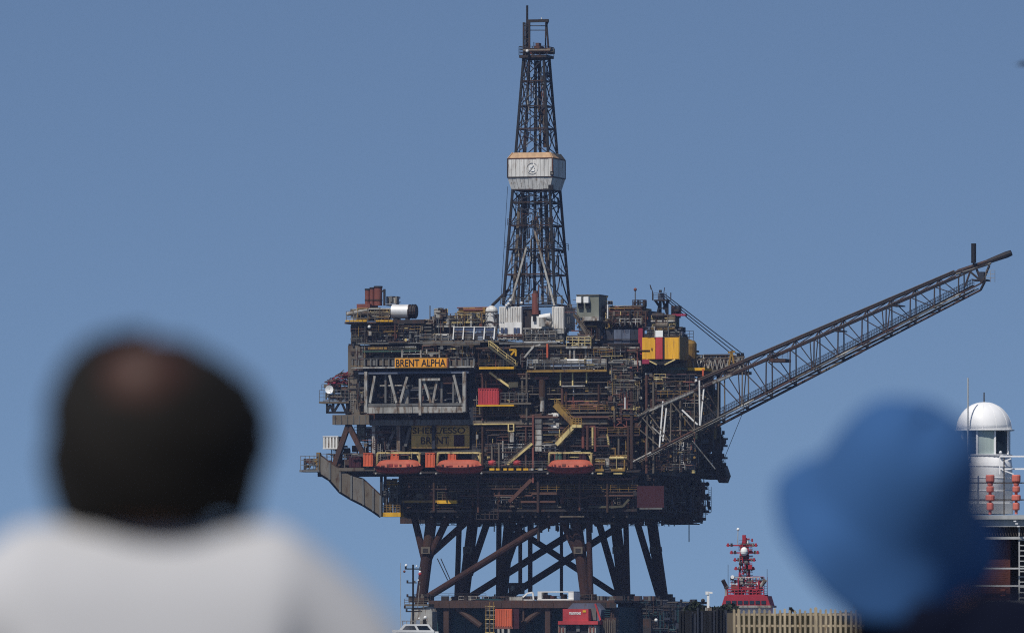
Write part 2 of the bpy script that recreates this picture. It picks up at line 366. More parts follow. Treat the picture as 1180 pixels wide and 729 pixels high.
# ---- recessed walls behind each storey, built of upright panels
def wall(x0, x1, y0, y1, Y, k, n, name='recessed_wall', jit=.12, seed=1, alt=None):
    rn = random.Random(seed); m = MB(); pb(m, x0, x1, y0, y1, Y+.3, Y+.9, k); w = m.build(name, PT)
    for i in range(n):
        a = P(x0+(x1-x0)*(i+.03)/n, y1, Y); b = P(x0+(x1-x0)*(i+.97)/n, y0, Y); d = rn.uniform(0, jit)
        MB().box((a.x, Y-d, a.z+.1), (b.x, Y+.28, b.z-.1), (alt and rn.random() < .35) and rn.choice(alt) or k).build('wall_panel', w, thing=PT)
    return w
wall(462, 734, 545, 588, 7.5, 'darkbrown', 22, seed=2, alt=['dark','rust','legtop'])
wall(432, 735, 490, 541, 9, 'darkbrown', 24, seed=3, alt=['dark','darkbrown'])
wall(412, 700, 427, 487, 10, 'darkbrown', 24, seed=4, alt=['rust','dark'])
wall(412, 700, 398, 424, 8.5, 'dark', 22, seed=5, alt=['darkblue','darkbrown','bluegrey'])
for Y0, Y1, a, b in ((8, 45, 398, 424), (8, 46, 427, 487), (8, 47, 490, 541), (8, 43, 545, 588)):
    side(Y0, Y1, a, b, 'dark', dx=-1.2)
# storey-high columns along the front and along the right flank
for x, w, k in ((408, 14, 'greybrown'), (470, 7, 'dark'), (545, 9, 'darkblue'), (592, 6, 'darkbrown'), (648, 6, 'dark'), (700, 8, 'darkblue')):
    part('column', PT, x-w/2, x+w/2, 398, 486, 1.2 if x < 420 else 3.5, 2.8 if x < 420 else 5, k)
for x, w, k in ((464, 5, 'dark'), (547, 7, 'dark'), (560, 4, 'darkbrown'), (655, 6, 'dark'), (703, 8, 'darkblue'), (731, 6, 'dark')):
    part('column', PT, x-w/2, x+w/2, 490, 541, 3, 4.4, k)
for x, w, k in ((464, 4, 'darkbrown'), (528, 6, 'dark'), (575, 6, 'darkbrown'), (640, 6, 'dark'), (730, 8, 'dark')):
    part('column', PT, x-w/2, x+w/2, 545, 588, 3, 4.2, k)
for Y in (12, 22, 32, 42):
    a = P(735, 588, 0); b = P(735, 427, 0); MB().box((xr-1.3, Y, a.z), (xr-.1, Y+1, b.z), 'darkbrown').build('column', PT)
for py, k in ((541, 'dark'), (487, 'darkbrown'), (455, 'dark'), (566, 'dark')):
    a = P(735, py+5, 0); MB().box((xr-1.0, 0.6, a.z), (xr+.4, 48, a.z+.75), k).build('flank_girder', PT)
def flank(Y0, Y1, py0, py1, X0, X1, n, pal, seed, **kw):
    a, b = P(735, py1, 0), P(735, py0, 0); return clutter(PT, (xr+X0, xr+X1), (Y0, Y1), (a.z, b.z), n, pal, seed, **kw)
FK = (('v',3),('y',5),('box',4),('elb',1),('wheel',.6),('lad',.5),('h',1),('tank',.4))
flank(2, 46, 430, 485, -1, 2.5, 330, DK, 21, kinds=FK); flank(2, 47, 490, 541, -1, 2.2, 330, DK, 22, kinds=FK)
flank(2, 43, 546, 590, -1, 1.6, 240, LOW, 23, kinds=FK); flank(9, 42, 400, 428, -3, 1.0, 130, MIX, 24, kinds=FK)
for py, Y0, Y1 in ((541, 6, 47), (487, 4, 46), (455, 8, 44)):
    z = P(735, py, 0).z; railing(PT, [(xr+.3, Y0, z), (xr+.3, Y1, z)], k='greybrown')
# stepped landing and hanging cages at the far right
def blk(x0, x1, y0, y1, Y0, Y1, k, name): return part(name, PT, x0, x1, y0, y1, Y0, Y1, k)
blk(768, 799, 508, 537, 40, 46, 'dark', 'corner_module'); blk(768, 820, 535, 551, 40, 46, 'dark', 'corner_module'); blk(812, 832, 549, 552, 42, 46, 'dark', 'walkway')
cl(PT, 772, 832, 500, 551, 37, 40, 150, LOW, 31)
MB().prism([(P(822,541,43).x, P(822,541,43).z), (P(830,556,43).x, P(830,556,43).z), (P(836,556,43).x, P(836,556,43).z), (P(839,548,43).x, P(839,548,43).z), (P(835,536,43).x, P(835,536,43).z)], 42, 45, 'darkbrown').build('winch_housing', PT)
MB().tube(P(828,548,42), P(838,545,42), .8, 'dark', 10).tube(P(829,553,41.5), P(838,552,41.5), .45, 'rust', 10).build('winch_drum', PT)
for y in (513, 527): blk(812, 832, y-1.2, y+1.2, 41, 45, 'black', 'walkway')
bars('post', PT, [((824, 493, 42), (824, 545, 42)), ((829, 492, 42), (831, 545, 42)), ((815, 500, 42), (815, 540, 42))], .55, 'black')
bars('post', PT, [((803, 513, 42), (822, 545, 42)), ((812, 513, 42), (826, 494, 42))], .35, 'dark')
MB().tube(P(858, 470, 10), P(833, 532, 42), .05, 'cable', 5).build('guy_wire', PT)
for x0, x1, y0, y1 in ((788, 812, 558, 571), (796, 806, 584, 600)):
    a, b = P(x0, y1, 42), P(x1, y1, 42); blk(x0, x1, y1-1.2, y1+1, 41, 43.5, 'black', 'walkway')
    railing(PT, [a, b], k='dark', h=(y1-y0)*S*.95, r=.07, sp=1.0)
blk(768, 784, 551, 600, 36, 43, 'dark', 'corner_module'); cl(PT, 772, 806, 553, 604, 35, 38, 130, LOW, 32)
cl(PT, 735, 800, 585, 604, 30, 40, 90, LOW, 33)
bars('outrigger', PT, [((800, 585, 42), (812, 571, 42)), ((797, 560, 42), (797, 600, 42))], .4, 'black')
MB().tube(P(806,566,42), P(812,558,42), .12, 'black', 6).ball(P(815,557.5,42), .42, 'black').build('flood_lamp', PT)

# ================================================================== left side
# cantilevered ramp girder, built of plated bays
ramp = [((367, 523), (367, 544)), ((380, 533), (380, 552)), ((392, 541), (392, 566)), ((405, 548), (405, 574)), ((418, 552), (419, 581)), ((430, 563), (430, 588)), ((438.5, 571), (438.5, 594))]
rb = MB()
for (a, b), (c, d) in zip(ramp[:-1], ramp[1:]):
    MB().poly([P(*a,0), P(*c,0), P(*d,0), P(*b,0), P(*a,2.2), P(*c,2.2), P(*d,2.2), P(*b,2.2)], [(0,3,2,1),(4,5,6,7),(0,1,5,4),(1,2,6,5),(2,3,7,6),(3,0,4,7)], 'rampgrey' if int(a[0]) % 2 else 'greybrown').build('ramp_plate', PT)
for a, b in ramp:
    rb.bar(P(a[0], a[1]-.5, -.1), P(b[0], b[1]+.5, -.1), .35, 'grey', .3)
rb.build('ramp_rib', PT)
bars('ramp_flange', PT, [((p[0][0], p[0][1], 1.1), (q[0][0], q[0][1], 1.1)) for p, q in zip(ramp[:-1], ramp[1:])], .4, 'darkbrown')
bars('ramp_flange', PT, [((p[1][0], p[1][1]+.6, 1.1), (q[1][0], q[1][1]+.6, 1.1)) for p, q in zip(ramp[:-1], ramp[1:])], .5, 'black')
part('ramp_bracket', PT, 366, 376, 543, 549, .5, 2, 'black')
part('landing', PT, 345, 368, 541, 543.5, -.5, 3, 'grey'); railing(PT, [P(346.5,541,-.4), P(367,541,-.4)], k='grey', h=2.4, sp=.8, r=.06); railing(PT, [P(346.5,541,2.9), P(346.5,541,-.4)], k='grey', h=2.4, sp=.8, r=.05)
cl(PT, 349, 366, 528, 541, 0, 2.5, 26, MIX, 41, kinds=(('v',3),('box',2),('h',2)))
part('edge_post', PT, 364.5, 368.5, 521, 543, -.2, .6, 'ochre')
part('side_deck', PT, 390, 432, 538.5, 542.5, -.3, 9, 'greybrown'); part('side_deck_girder', PT, 404, 462, 545, 549, 1, 2, 'black')
cl(PT, 368, 430, 522, 541, 1.5, 9, 90, DK, 42); cl(PT, 378, 395, 505, 540, 3, 8, 30, MIX, 43)
# V-shaped props below the mid girder
bars('prop', PT, [((402, 488, 1.5), (384, 540, 1.5)), ((401, 488, 1.5), (420, 526, 1.5))], .85, 'darkbrown')
part('mid_girder', PT, 383, 426, 477.5, 489, .8, 3.2, 'greybrown'); part('mid_girder', PT, 426, 545, 483, 490, 1.2, 2.6, 'grey'); part('mid_girder', PT, 545, 700, 483, 489.5, 1.0, 2.2, 'greybrown')
m = MB()
for x in range(386, 546, 7): pb(m, x-.35, x+.35, 478.5 if x < 426 else 483.5, 488.5, .66 if x < 426 else 1.06, .85 if x < 426 else 1.25, 'grey')
m.build('girder_stiffener', PT)
bars('hanger', PT, [((431, 490, 2.5), (431, 541, 2.5)), ((459.5, 490, 2.5), (459.5, 541, 3))], .6, 'lightgrey')
bars('hanger_brace', PT, [((434, 490, 3), (446.5, 516, 3)), ((457, 490, 3), (446.5, 516, 3)), ((467.5, 514, 3), (473, 492, 3))], .5, 'grey')
part('grey_panel', PT, 411, 420, 489, 508, 3, 4, 'greengrey')
cl(PT, 404, 472, 492, 541, 4, 8, 110, LOW, 44); cl(PT, 545, 700, 491, 541, 3, 8, 420, DK, 45)
# dish balcony
part('balcony_floor', PT, 367.5, 402, 462, 464.5, .5, 5, 'greybrown'); railing(PT, [P(368,462,.6), P(384,462,.6), P(402,462,.6)], k='grey', h=1.9, sp=.7, r=.05)
bars('balcony_bracket', PT, [((377, 464, 1), (377, 475, 1)), ((384, 464, 1), (384, 475, 1)), ((376, 475, 1), (404, 475, 1)), ((377, 475, 1), (380.5, 466, 1)), ((384, 475, 1), (380.5, 466, 1)), ((385, 474, 1), (398, 453, 1)), ((400, 450, 1), (400, 478, 1)), ((394, 464, 1), (400, 478, 1))], .35, 'black')
rn = random.Random(5); m = MB()
for i in range(150):
    t = rn.random(); x = 374 + 32*t; y = 441 - 12*t**.7 + rn.uniform(-2, 9); L = rn.uniform(4, 12); an = rn.uniform(-.7, .4)
    m.bar(P(x, y, rn.uniform(1,4)), P(x+L*math.cos(an), y+L*math.sin(an), rn.uniform(1,4)), rn.uniform(.08,.16), rn.choice(('magenta','magenta','maroon','redrust','darkbrown','greybrown')))
m.build('red_lattice', PT, kind='stuff', label='tangle of dark red lattice bars above the dish balcony')
cl(PT, 370, 412, 442, 462, 1.5, 6, 80, MIX, 46); cl(PT, 400, 422, 428, 480, 1.0, 3, 70, [('greybrown',3),('grey',2),('ochre',1),('rust',2),('dark',3)], 47)
# stair cage below the ramp
part('cage_floor', PT, 437.5, 461.5, 590, 595, .4, 4, 'yellow'); railing(PT, [P(438,590,.5), P(461,590,.5)], k='ochre', h=1.3, sp=.6)
bars('cage_post', PT, [((439.5, 546, .8), (439.5, 592, .8)), ((444, 548, 1.5), (444, 592, 1.5)), ((461, 546, .8), (461, 592, .8))], .4, 'black')
cl(PT, 441, 461, 552, 591, 1, 3.5, 75, [('dark',5),('grey',2),('lightgrey',1),('yellow',.6),('olive',1)], 48, kinds=(('v',3),('rail',2),('box',1.2),('elb',2),('lad',2)))

# ================================================================== cladded truss module with the name board
part('truss_top_beam', PT, 413, 540, 427, 431, -.4, .8, 'bluegrey'); part('truss_sill', PT, 420, 536, 464, 468, -.7, .6, 'grey')
part('truss_sill_face', PT, 421, 536, 468, 476, -.9, .4, 'lightgrey'); m = MB()
for x in range(424, 536, 17): pb(m, x-.25, x+.25, 468.5, 475.5, -1.0, -.88, 'grey')
m.build('sill_stiffener', PT)
part('truss_post', PT, 419.6, 423, 428, 475, -1.0, -.2, 'lightgrey'); part('truss_post', PT, 533, 536.4, 428, 474, -1.0, -.2, 'lightgrey'); part('truss_post', PT, 482.5, 485.3, 436, 478, -1.0, -.4, 'lightgrey')
bars('truss_diagonal', PT, [((426.5, 464, -.3), (432, 433, -.3)), ((449, 432, -.3), (457, 464, -.3)), ((461, 464, -.3), (469.5, 434, -.3)), ((488, 437, -.3), (496.5, 464, -.3)), ((499, 464, -.3), (504, 436, -.3)), ((523, 432, -.3), (531, 464, -.3))], .42, 'lightgrey')
bars('truss_post', PT, [((444.5, 431, .5), (444.5, 464, .5)), ((509, 440, .2), (509, 464, .2)), ((522.5, 440, .2), (522.5, 464, .2))], .35, 'grey')
part('truss_lintel', PT, 484, 507, 435.5, 438.5, -.9, -.4, 'lightgrey'); part('fan_box', PT, 510, 521, 434, 442, .5, 1.5, 'rust')
wall(422, 536, 430, 466, 3.2, 'darkblue', 12, seed=8, alt=['dark','darkbrown'])
cl(PT, 423, 534, 432, 465, .6, 3, 130, [('dark',5),('darkblue',3),('grey',2),('lightgrey',1),('rust',1)], 51)
# the louvred parapet
pr = part('parapet', PT, 405, 546, 421.5, 424.5, -.9, .4, 'lightgrey'); part('parapet_rail', PT, 405, 546, 411.5, 413.5, -.9, -.5, 'grey')
for x in range(406, 547, 7): part('parapet_stud', PT, x-.8, x+.9, 413.3, 421.6, -.85, -.5, 'grey')
for i, x in enumerate(range(408, 546, 7)):
    if 454 < x < 518: continue
    part('parapet_plate', PT, x+(.4 if i%2 else 1.2), x+(4.6 if i%3 else 3.6), 414.5, 421, -.75, -.6, 'greybrown' if i % 3 else 'grey')
part('parapet_post', PT, 462.4, 464, 403, 412, -.8, -.4, 'lightgrey'); part('parapet_post', PT, 484.2, 485.8, 403, 412, -.8, -.4, 'lightgrey'); part('parapet_post', PT, 505.4, 507, 403, 412, -.8, -.4, 'lightgrey')
bars('parapet_rail', PT, [((463, 408, -.6), (507, 407, -.6))], .15, 'lightgrey')
part('green_beam', PT, 418, 487, 403.5, 405.5, 0, .6, 'green'); part('deck_edge_beam', PT, 412, 553, 393.5, 396.5, .9, 1.6, 'grey'); part('shelf_beam', PT, 424, 446, 399.5, 402.5, .4, 1.2, 'ochre'); part('shelf_beam', PT, 447, 480, 399.8, 402.2, .6, 1.2, 'olive')
cl(PT, 420, 548, 399, 423, 1.5, 5, 170, DK, 52); cl(PT, 416, 552, 386, 394, 1.6, 4, 90, LIGHT, 53, kinds=(('box',3),('h',3),('rail',2),('wheel',1)))

# the top-left generator house
part('generator_house', PT, 404.5, 488, 373, 395, 3, 22, 'dark'); part('corner_column', PT, 404.5, 412, 372, 412, 1.5, 3.2, 'greybrown')
wl = wall(412, 488, 373, 394, 2.6, 'darkblue', 9, seed=9, alt=['dark','bluegrey'])
cl(PT, 412, 488, 372, 395, 1, 2.5, 110, [('dark',4),('darkblue',3),('grey',1.4),('rust',1),('lightgrey',.4)], 54)
part('roof_slab', PT, 397, 452, 370.3, 373, .5, 22, 'darkbrown'); part('roof_slab', PT, 450, 489, 368, 373, .8, 22, 'dark')
for i, x in enumerate(range(398, 450, 5)):
    if i in (5, 6): continue
    part('toe_board', PT, x, x+4.4, 368.6, 370.6, .3, .5, 'yellow')
railing(PT, [P(399,370,.7), P(448,370,.7)], k='greybrown', h=1.7, sp=1.2, r=.06); cl(PT, 400, 451, 355, 369, 1.5, 8, 110, MIX, 55)
MB().tube(P(400,362,2), P(424,357,2), .35, 'lightgrey', 8).build('duct', PT); part('exhaust_plinth', PT, 411, 426, 350, 356, 3, 8, 'redrust')
cl(PT, 443, 456, 341, 352, 3, 6, 46, [('grey',3),('paleblue',2),('lightgrey',1),('dark',2)], 56, kinds=(('v',3),('h',3),('box',1)))
MB().tube(P(443,333,3), P(443,352,3), .22, 'dark', 6).tube(P(440,336,3), P(443.6,333.5,3), .14, 'dark', 6).build('vent_pipe', PT)
MB().ball(P(425.5,376.5,.6), .3, 'white').build('lamp_globe', PT); part('small_cabinet', PT, 424, 428, 381.5, 386.5, .6, 1.4, 'lightgrey'); part('wall_lamp', PT, 401.5, 404.5, 396, 402, 1.4, 2, 'black'); part('rust_panel', PT, 416, 421, 374, 383, 2.0, 2.5, 'redrust')
for y in range(372, 398, 4): part('louvre', PT, 484, 497, y, y+1.6, 1.2, 2.2, 'greybrown' if y % 8 else 'grey')
cl(PT, 482, 500, 368, 396, 1.5, 4, 60, MIX, 57)

# ---- middle roof: pipe deck, glazed screen, silo
part('pipe_deck', PT, 487, 575, 391.5, 395, 1.2, 20, 'greybrown'); part('blue_house', PT, 495, 526, 377, 391.5, 6, 14, 'bluegrey')
part('rack_floor', PT, 496, 524, 374.5, 377, 2.5, 9, 'lightgrey'); cl(PT, 496, 524, 364, 375, 3, 8, 90, [('dark',4),('grey',2),('lightgrey',1.5),('paleblue',1),('paleyellow',1)], 61)
part('yellow_winch', PT, 501, 512, 357, 366, 4, 6, 'ochre'); cl(PT, 500, 514, 355, 367, 3.2, 4, 26, [('paleyellow',2),('lightgrey',2),('dark',3)], 62)
part('roof_frame', PT, 524, 560, 360, 362.5, 5, 14, 'olive'); part('roof_frame', PT, 528, 560, 355.5, 358, 5, 12, 'ochre'); part('dark_house', PT, 527, 562, 362.5, 377, 9, 16, 'darkblue')
cl(PT, 526, 562, 354, 362, 4.5, 7, 50, [('yellow',1),('paleyellow',2),('ochre',3),('redrust',2),('dark',2)], 63, kinds=(('h',4),('box',3),('v',1)))
bars('a_frame_pipe', PT, [((537, 372, 4), (547, 361, 4)), ((547, 361, 4), (558, 371, 4))], .3, 'paleyellow'); cl(PT, 524, 562, 363, 377, 4.5, 8.5, 60, DK, 64)
MB().tube(P(495.5,352,3), P(495.5,392,3), .1, 'grey', 5).build('mast', PT)
ws = MB(); pb(ws, 523, 571, 376, 377.2, 1.2, 1.6, 'white'); pb(ws, 523, 571, 381.5, 382.6, 1.2, 1.6, 'lightgrey')
for x in (523.3, 534.6, 546.8, 558.8, 570.4): ws.bar(P(x, 376, 1.4), P(x-1.2, 391, 1.0), .2, 'white')
wsb = ws.build('screen_frame', PT)
for i in range(4):
    for y0, y1 in ((377.4, 381.2), (383, 386.4)): part('screen_pane', PT, 524.3+i*11.9, 534+i*11.9, y0, y1, 1.35, 1.5, 'bluepanel', parent=wsb)
cl(PT, 500, 571, 384, 392, 1.3, 3.5, 110, LIGHT, 65, kinds=(('box',2),('h',3),('rail',3),('v',2),('elb',1)))
railing(PT, [P(488,392,1.3), P(576,392,1.3)], k='greybrown', sp=1.4); railing(PT, [P(576,396,1), P(640,396,1)], k='greybrown', sp=1.4, h=1.6)
part('sub_beam', PT, 575, 642, 393.5, 396.5, .6, 1.4, 'grey'); part('sub_beam', PT, 487, 553, 395.5, 397.8, .8, 1.3, 'greybrown')
for x, y, w in ((519, 401, 7), (530, 406, 5), (566, 404, 8), (505, 400, 6)): part('light_fitting', PT, x, x+w, y, y+1.5, .8, 1.4, 'paleyellow' if x in (519,) else 'grey')
# ---- substructure under the derrick
sh = part('white_house', PT, 575, 601, 353, 388, 2.5, 10, 'cladding')
for i in range(13): part('corrugation', PT, 575+2*i+.2, 575+2*i+1.2, 354, 371, 2.35, 2.55, 'cladding', parent=sh)
part('cream_panel', PT, 581.5, 601, 371, 386.5, 2.2, 2.5, 'white', parent=sh)
for x in (577, 581.4, 591.8, 595.6): part('window', PT, x, x+3, 377.5, 384, 2.0, 2.3, 'bluepanel', parent=sh)
cl(PT, 574, 602, 384.5, 391, .8, 2, 55, [('orange',2),('ochre',2),('lightgrey',2),('rust',2),('dark',1)], 66, kinds=(('box',3),('v',2),('h',3),('rail',2)))
sh2 = part('white_house', PT, 636, 650, 353, 380, 2, 9, 'cladding'); part('white_house', PT, 602, 613, 356, 393, 3.5, 9, 'dark')
MB().prism([(P(640,380,2).x, P(640,380,2).z), (P(650,380,2).x, P(650,380,2).z), (P(650,398,2).x, P(650,398,2).z)], 2, 2.4, 'cladding').build('sloped_panel', PT)
for i in range(5): part('corrugation', PT, 636.6+2.8*i, 637.8+2.8*i, 354, 379, 1.86, 2.05, 'cladding', parent=sh2)
part('mud_pump_house', PT, 612, 632, 364, 380, 2, 6, 'white'); MB().tube(P(626,366,1.2), P(626,376,1.2), .75, 'lightgrey', 12).tube(P(622,366,1.6), P(635,364,1.6), .55, 'white', 10).tube(P(629,372,1.0), P(635,374,1.0), .5, 'lightgrey', 10).build('pump', PT)
part('dark_opening', PT, 614, 617, 363, 370, 1.6, 2.1, 'black'); cl(PT, 602, 650, 378, 396, 1, 4, 150, LIGHT, 67, kinds=(('box',2),('h',4),('rail',3),('v',2),('elb',1)))
MB().tube(P(617,338,3), P(617,362,3), .62, 'redrust', 10).tube(P(617,335,3), P(617,339,3), .45, 'rust', 10).build('exhaust_flue', PT)
part('catwalk', PT, 588, 652, 397, 400, .4, 2, 'greybrown'); bars('hoist_arm', PT, [((616, 398, .2), (604, 412, .2)), ((612, 400, .5), (623, 397, .5))], .3, 'lightgrey')
part('orange_post', PT, 629.5, 631.5, 396, 412, 0, .4, 'orange')
# grey machinery cabin, stair and landing right of the derrick
hv = part('vent_cabin', PT, 664.5, 690, 340, 366, 2, 7.5, 'greengrey')
for x in (665.5, 674): MB().prism([(P(x,342,2).x, P(x,342,2).z), (P(x+5.6,342,2).x, P(x+5.6,342,2).z), (P(x+5.6,349,2).x, P(x+5.6,349,2).z), (P(x,349,2).x, P(x,349,2).z)], 1.1, 2.05, 'cleanwhite').build('vent_hood', hv, thing=PT); part('vent_opening', PT, x+.4, x+5.2, 349, 355, 1.5, 2.05, 'black', parent=hv)
part('cabin_sill', PT, 671, 690, 364.5, 369.5, 1.2, 7, 'lightgrey', parent=hv); part('cabin_roof', PT, 664, 690.6, 339, 340.4, 1.8, 7.7, 'grey', parent=hv)
cl(PT, 664, 692, 368, 398, 2, 6, 100, DK, 68); stairs(PT, P(661,362,1.4), P(683,396,1.4), 1.0, 'greybrown')
part('landing', PT, 652, 681, 398.5, 401.5, .2, 3, 'lightgrey'); railing(PT, [P(653,398.5,.3), P(681,398.5,.3)], k='paleyellow', h=1.5, sp=.9, r=.06); cl(PT, 652, 682, 386, 398, .8, 3, 60, MIX, 69); bars('landing_post', PT, [((657, 401, .6), (657, 416, .6)), ((662, 401, .6), (662, 416, .6)), ((675, 401, 1), (675, 416, 1))], .3, 'lightgrey')
# wind-wall block
part('roof_rail_beam', PT, 699, 737, 354, 357, 6, 14, 'ochre'); cl(PT, 697, 740, 352, 360, 5.5, 8, 60, RUSTY, 70, kinds=(('h',4),('box',3),('v',1),('rail',1)))
part('dark_house', PT, 692, 742, 357, 379, 7, 16, 'darkblue'); cl(PT, 692, 744, 358, 377, 4.5, 7, 80, DK, 71)
wall(688, 736, 379, 414, 4, 'bluegrey', 5, name='wind_wall', seed=12, alt=['darkblue']); part('wind_wall_edge', PT, 735.5, 740.5, 378, 416, 3.6, 5, 'magenta'); bars('wind_wall_rail', PT, [((689, 391, 3.7), (735, 391, 3.7)), ((689, 402, 3.7), (735, 402, 3.7))], .15, 'dark'); part('wind_wall_foot', PT, 688, 736, 406, 414, 3.5, 3.85, 'maroon')
MB().tube(P(732,333,7), P(732,357,7), .1, 'grey', 5).ball(P(732,333.5,7), .3, 'redrust').build('lamp_mast', PT); cl(PT, 728, 742, 345, 356, 6, 8, 16, DK, 72, kinds=(('v',3),('rail',2)))

# ================================================================== middle storeys, front
part('yellow_walkway', PT, 552, 592, 422.3, 425.3, -.6, 1, 'yellow'); railing(PT, [P(552,422,-.5), P(592,422,-.5)], k='olive', sp=1.2); part('walkway_edge', PT, 607, 699, 425.5, 428.8, -.8, 1, 'ochre')
railing(PT, [P(607,425.5,-.7), P(699,425.5,-.7)], k='grey', sp=1.5, r=.06, h=1.5); railing(PT, [P(600,420,.8), P(702,420,.8)], k='grey', sp=1.5, r=.05, h=1.8)
cl(PT, 607, 699, 413, 426, -.4, 1.5, 170, LIGHT, 81, kinds=(('h',4),('rail',3),('box',3),('v',2),('wheel',1))); cl(PT, 545, 607, 399, 424, .5, 6, 140, DK, 82); cl(PT, 600, 735, 400, 424, 2, 7, 240, DK, 83)
stairs(PT, P(563,399,.2), P(594,422,.2), 1.0, 'paleyellow', sk='olive'); stairs(PT, P(564,429,.6), P(588,446,.6), 1.0, 'olive', sk='paleyellow', rail=False)
bars('yellow_bracket', PT, [((587, 403, .2), (595, 403, .2)), ((594.5, 403, .2), (594.5, 410, .2)), ((589, 409, .2), (594, 403, .2))], .3, 'yellow')
part('small_landing', PT, 586, 597, 440, 446, .5, 2, 'olive'); railing(PT, [P(577,463,.2), P(608,463,.2)], k='grey', sp=.8, r=.06, h=1.6)
part('container_shelf', PT, 549, 592, 466, 468, -.8, 3, 'yellow'); part('shelf_floor', PT, 575, 612, 463.5, 466, 0, 3, 'greybrown')
cl(PT, 545, 700, 428, 484, 2.5, 9, 620, DK, 84); cl(PT, 648, 704, 445, 484, 1.2, 4, 200, RUSTY, 85); cl(PT, 650, 700, 462, 472, .6, 2, 80, [('redrust',3),('rust',2),('lightgrey',1),('ochre',1),('dark',2)], 86, kinds=(('box',3),('h',4),('wheel',2),('elb',2)))
cl(PT, 700, 735, 425, 485, 0.5, 6, 260, [('dark',5),('darkblue',3),('greybrown',2),('grey',2),('rust',1),('lightgrey',.8),('olive',1)], 87); cl(PT, 696, 737, 415, 430, 0, 4, 110, [('dark',3),('grey',2),('greybrown',3),('lightgrey',1),('redrust',1)], 88)
# hanging process column, frames and the zigzag stair
MB().tube(P(625,437,.6), P(625,457,.6), .62, 'legtop', 12).tube(P(625,457,.6), P(625,461,.6), .62, 'greybrown', 12, .45).tube(P(625,461,.6), P(625,474,.6), .42, 'lightgrey', 10).build('standpipe', PT)
part('hoist_head', PT, 616, 632, 434, 437, .2, 1.2, 'redrust'); m = MB()
for i in range(6): pb(m, 616.5, 624, 482+i*6.4, 487.6+i*6.4, .6, 1.6, 'lightgrey' if i > 1 else 'grey')
m.build('ladder_cage', PT); part('red_post', PT, 613, 615, 478, 556, .2, .5, 'redrust')
for x in (645, 659, 675): part('hung_frame_post', PT, x, x+1.5, 429, 444 if x < 670 else 441, .2, .5, 'paleyellow')
part('hung_frame_beam', PT, 643, 700, 439.5, 441, .4, .8, 'greybrown'); part('hung_frame_beam', PT, 647, 674, 443.6, 445.4, .1, .5, 'lightgrey'); part('hung_frame_beam', PT, 697, 716, 445, 446.8, .2, .7, 'lightgrey')
stairs(PT, P(639,466,-.6), P(662,490,-.6), 1.2, 'ochre', sk='ochre', str_h=.9, hgt=1.1); stairs(PT, P(662,490,-.6), P(641,512,-.6), 1.2, 'ochre', sk='paleyellow', str_h=.7, hgt=1.1); part('stair_landing', PT, 659, 670, 489, 492.5, -.8, 1.2, 'paleyellow'); railing(PT, [P(660,489,-.7), P(670,489,-.7)], k='ochre', h=1.1, sp=.5, r=.07)
MB().tube(P(625,511,.3), P(641,512,.3), .15, 'grey', 6).build('handrail', PT); cl(PT, 631, 644, 476, 498, .8, 2.5, 60, [('white',2),('lightgrey',3),('dark',2)], 89, kinds=(('h',4),('box',2),('elb',2)))
cl(PT, 668, 702, 482, 512, 1, 4, 90, [('maroon',3),('redrust',2),('rust',3),('dark',3),('paleyellow',.6)], 90, kinds=(('v',4),('box',3),('elb',2))); part('red_frame', PT, 667, 686, 486, 493, 1.2, 2, 'redrust')
m = MB(); [m.bar(P(*a,.6), P(*b,.6), .16, 'redrust') for a, b in (((708,482),(722,482)),((708,492),(722,492)),((708,482),(708,492)),((722,482),(722,492)),((709,482),(721,491)),((721,482),(709,491)))]; m.build('cross_frame', PT)
bars('vertical_pipe', PT, [((713, 492, .8), (713, 524, .8)), ((735, 444, .4), (735, 462, .4)), ((602, 430, 1.5), (602, 480, 1.5)), ((575, 510, .6), (575, 540, .6)), ((567, 515, .6), (567, 540, .6))], .4, 'greybrown', True)
bars('vertical_pipe', PT, [((700, 500, 1), (702, 515, 1)), ((683, 492, .8), (683, 516, .8))], .4, 'paleyellow', True)
part('beam_edge', PT, 546, 593, 487.5, 489.2, .6, 1.0, 'paleyellow'); m = MB(); [m.bar(P(*a,.4), P(*b,.4), .22, 'paleyellow') for a, b in (((586,488),(586,497)),((592,488),(592,497)),((586,496.5),(592,496.5)))]; m.build('hook_frame', PT); part('hook_block', PT, 587.5, 591.8, 498, 509, .2, .7, 'lightgrey')
bars('stair_stringer', PT, [((585, 535, .1), (613.5, 511, .1))], .35, 'paleyellow'); stairs(PT, P(582,535,.3), P(612,510,.3), 1.0, 'dark', sk='greybrown')
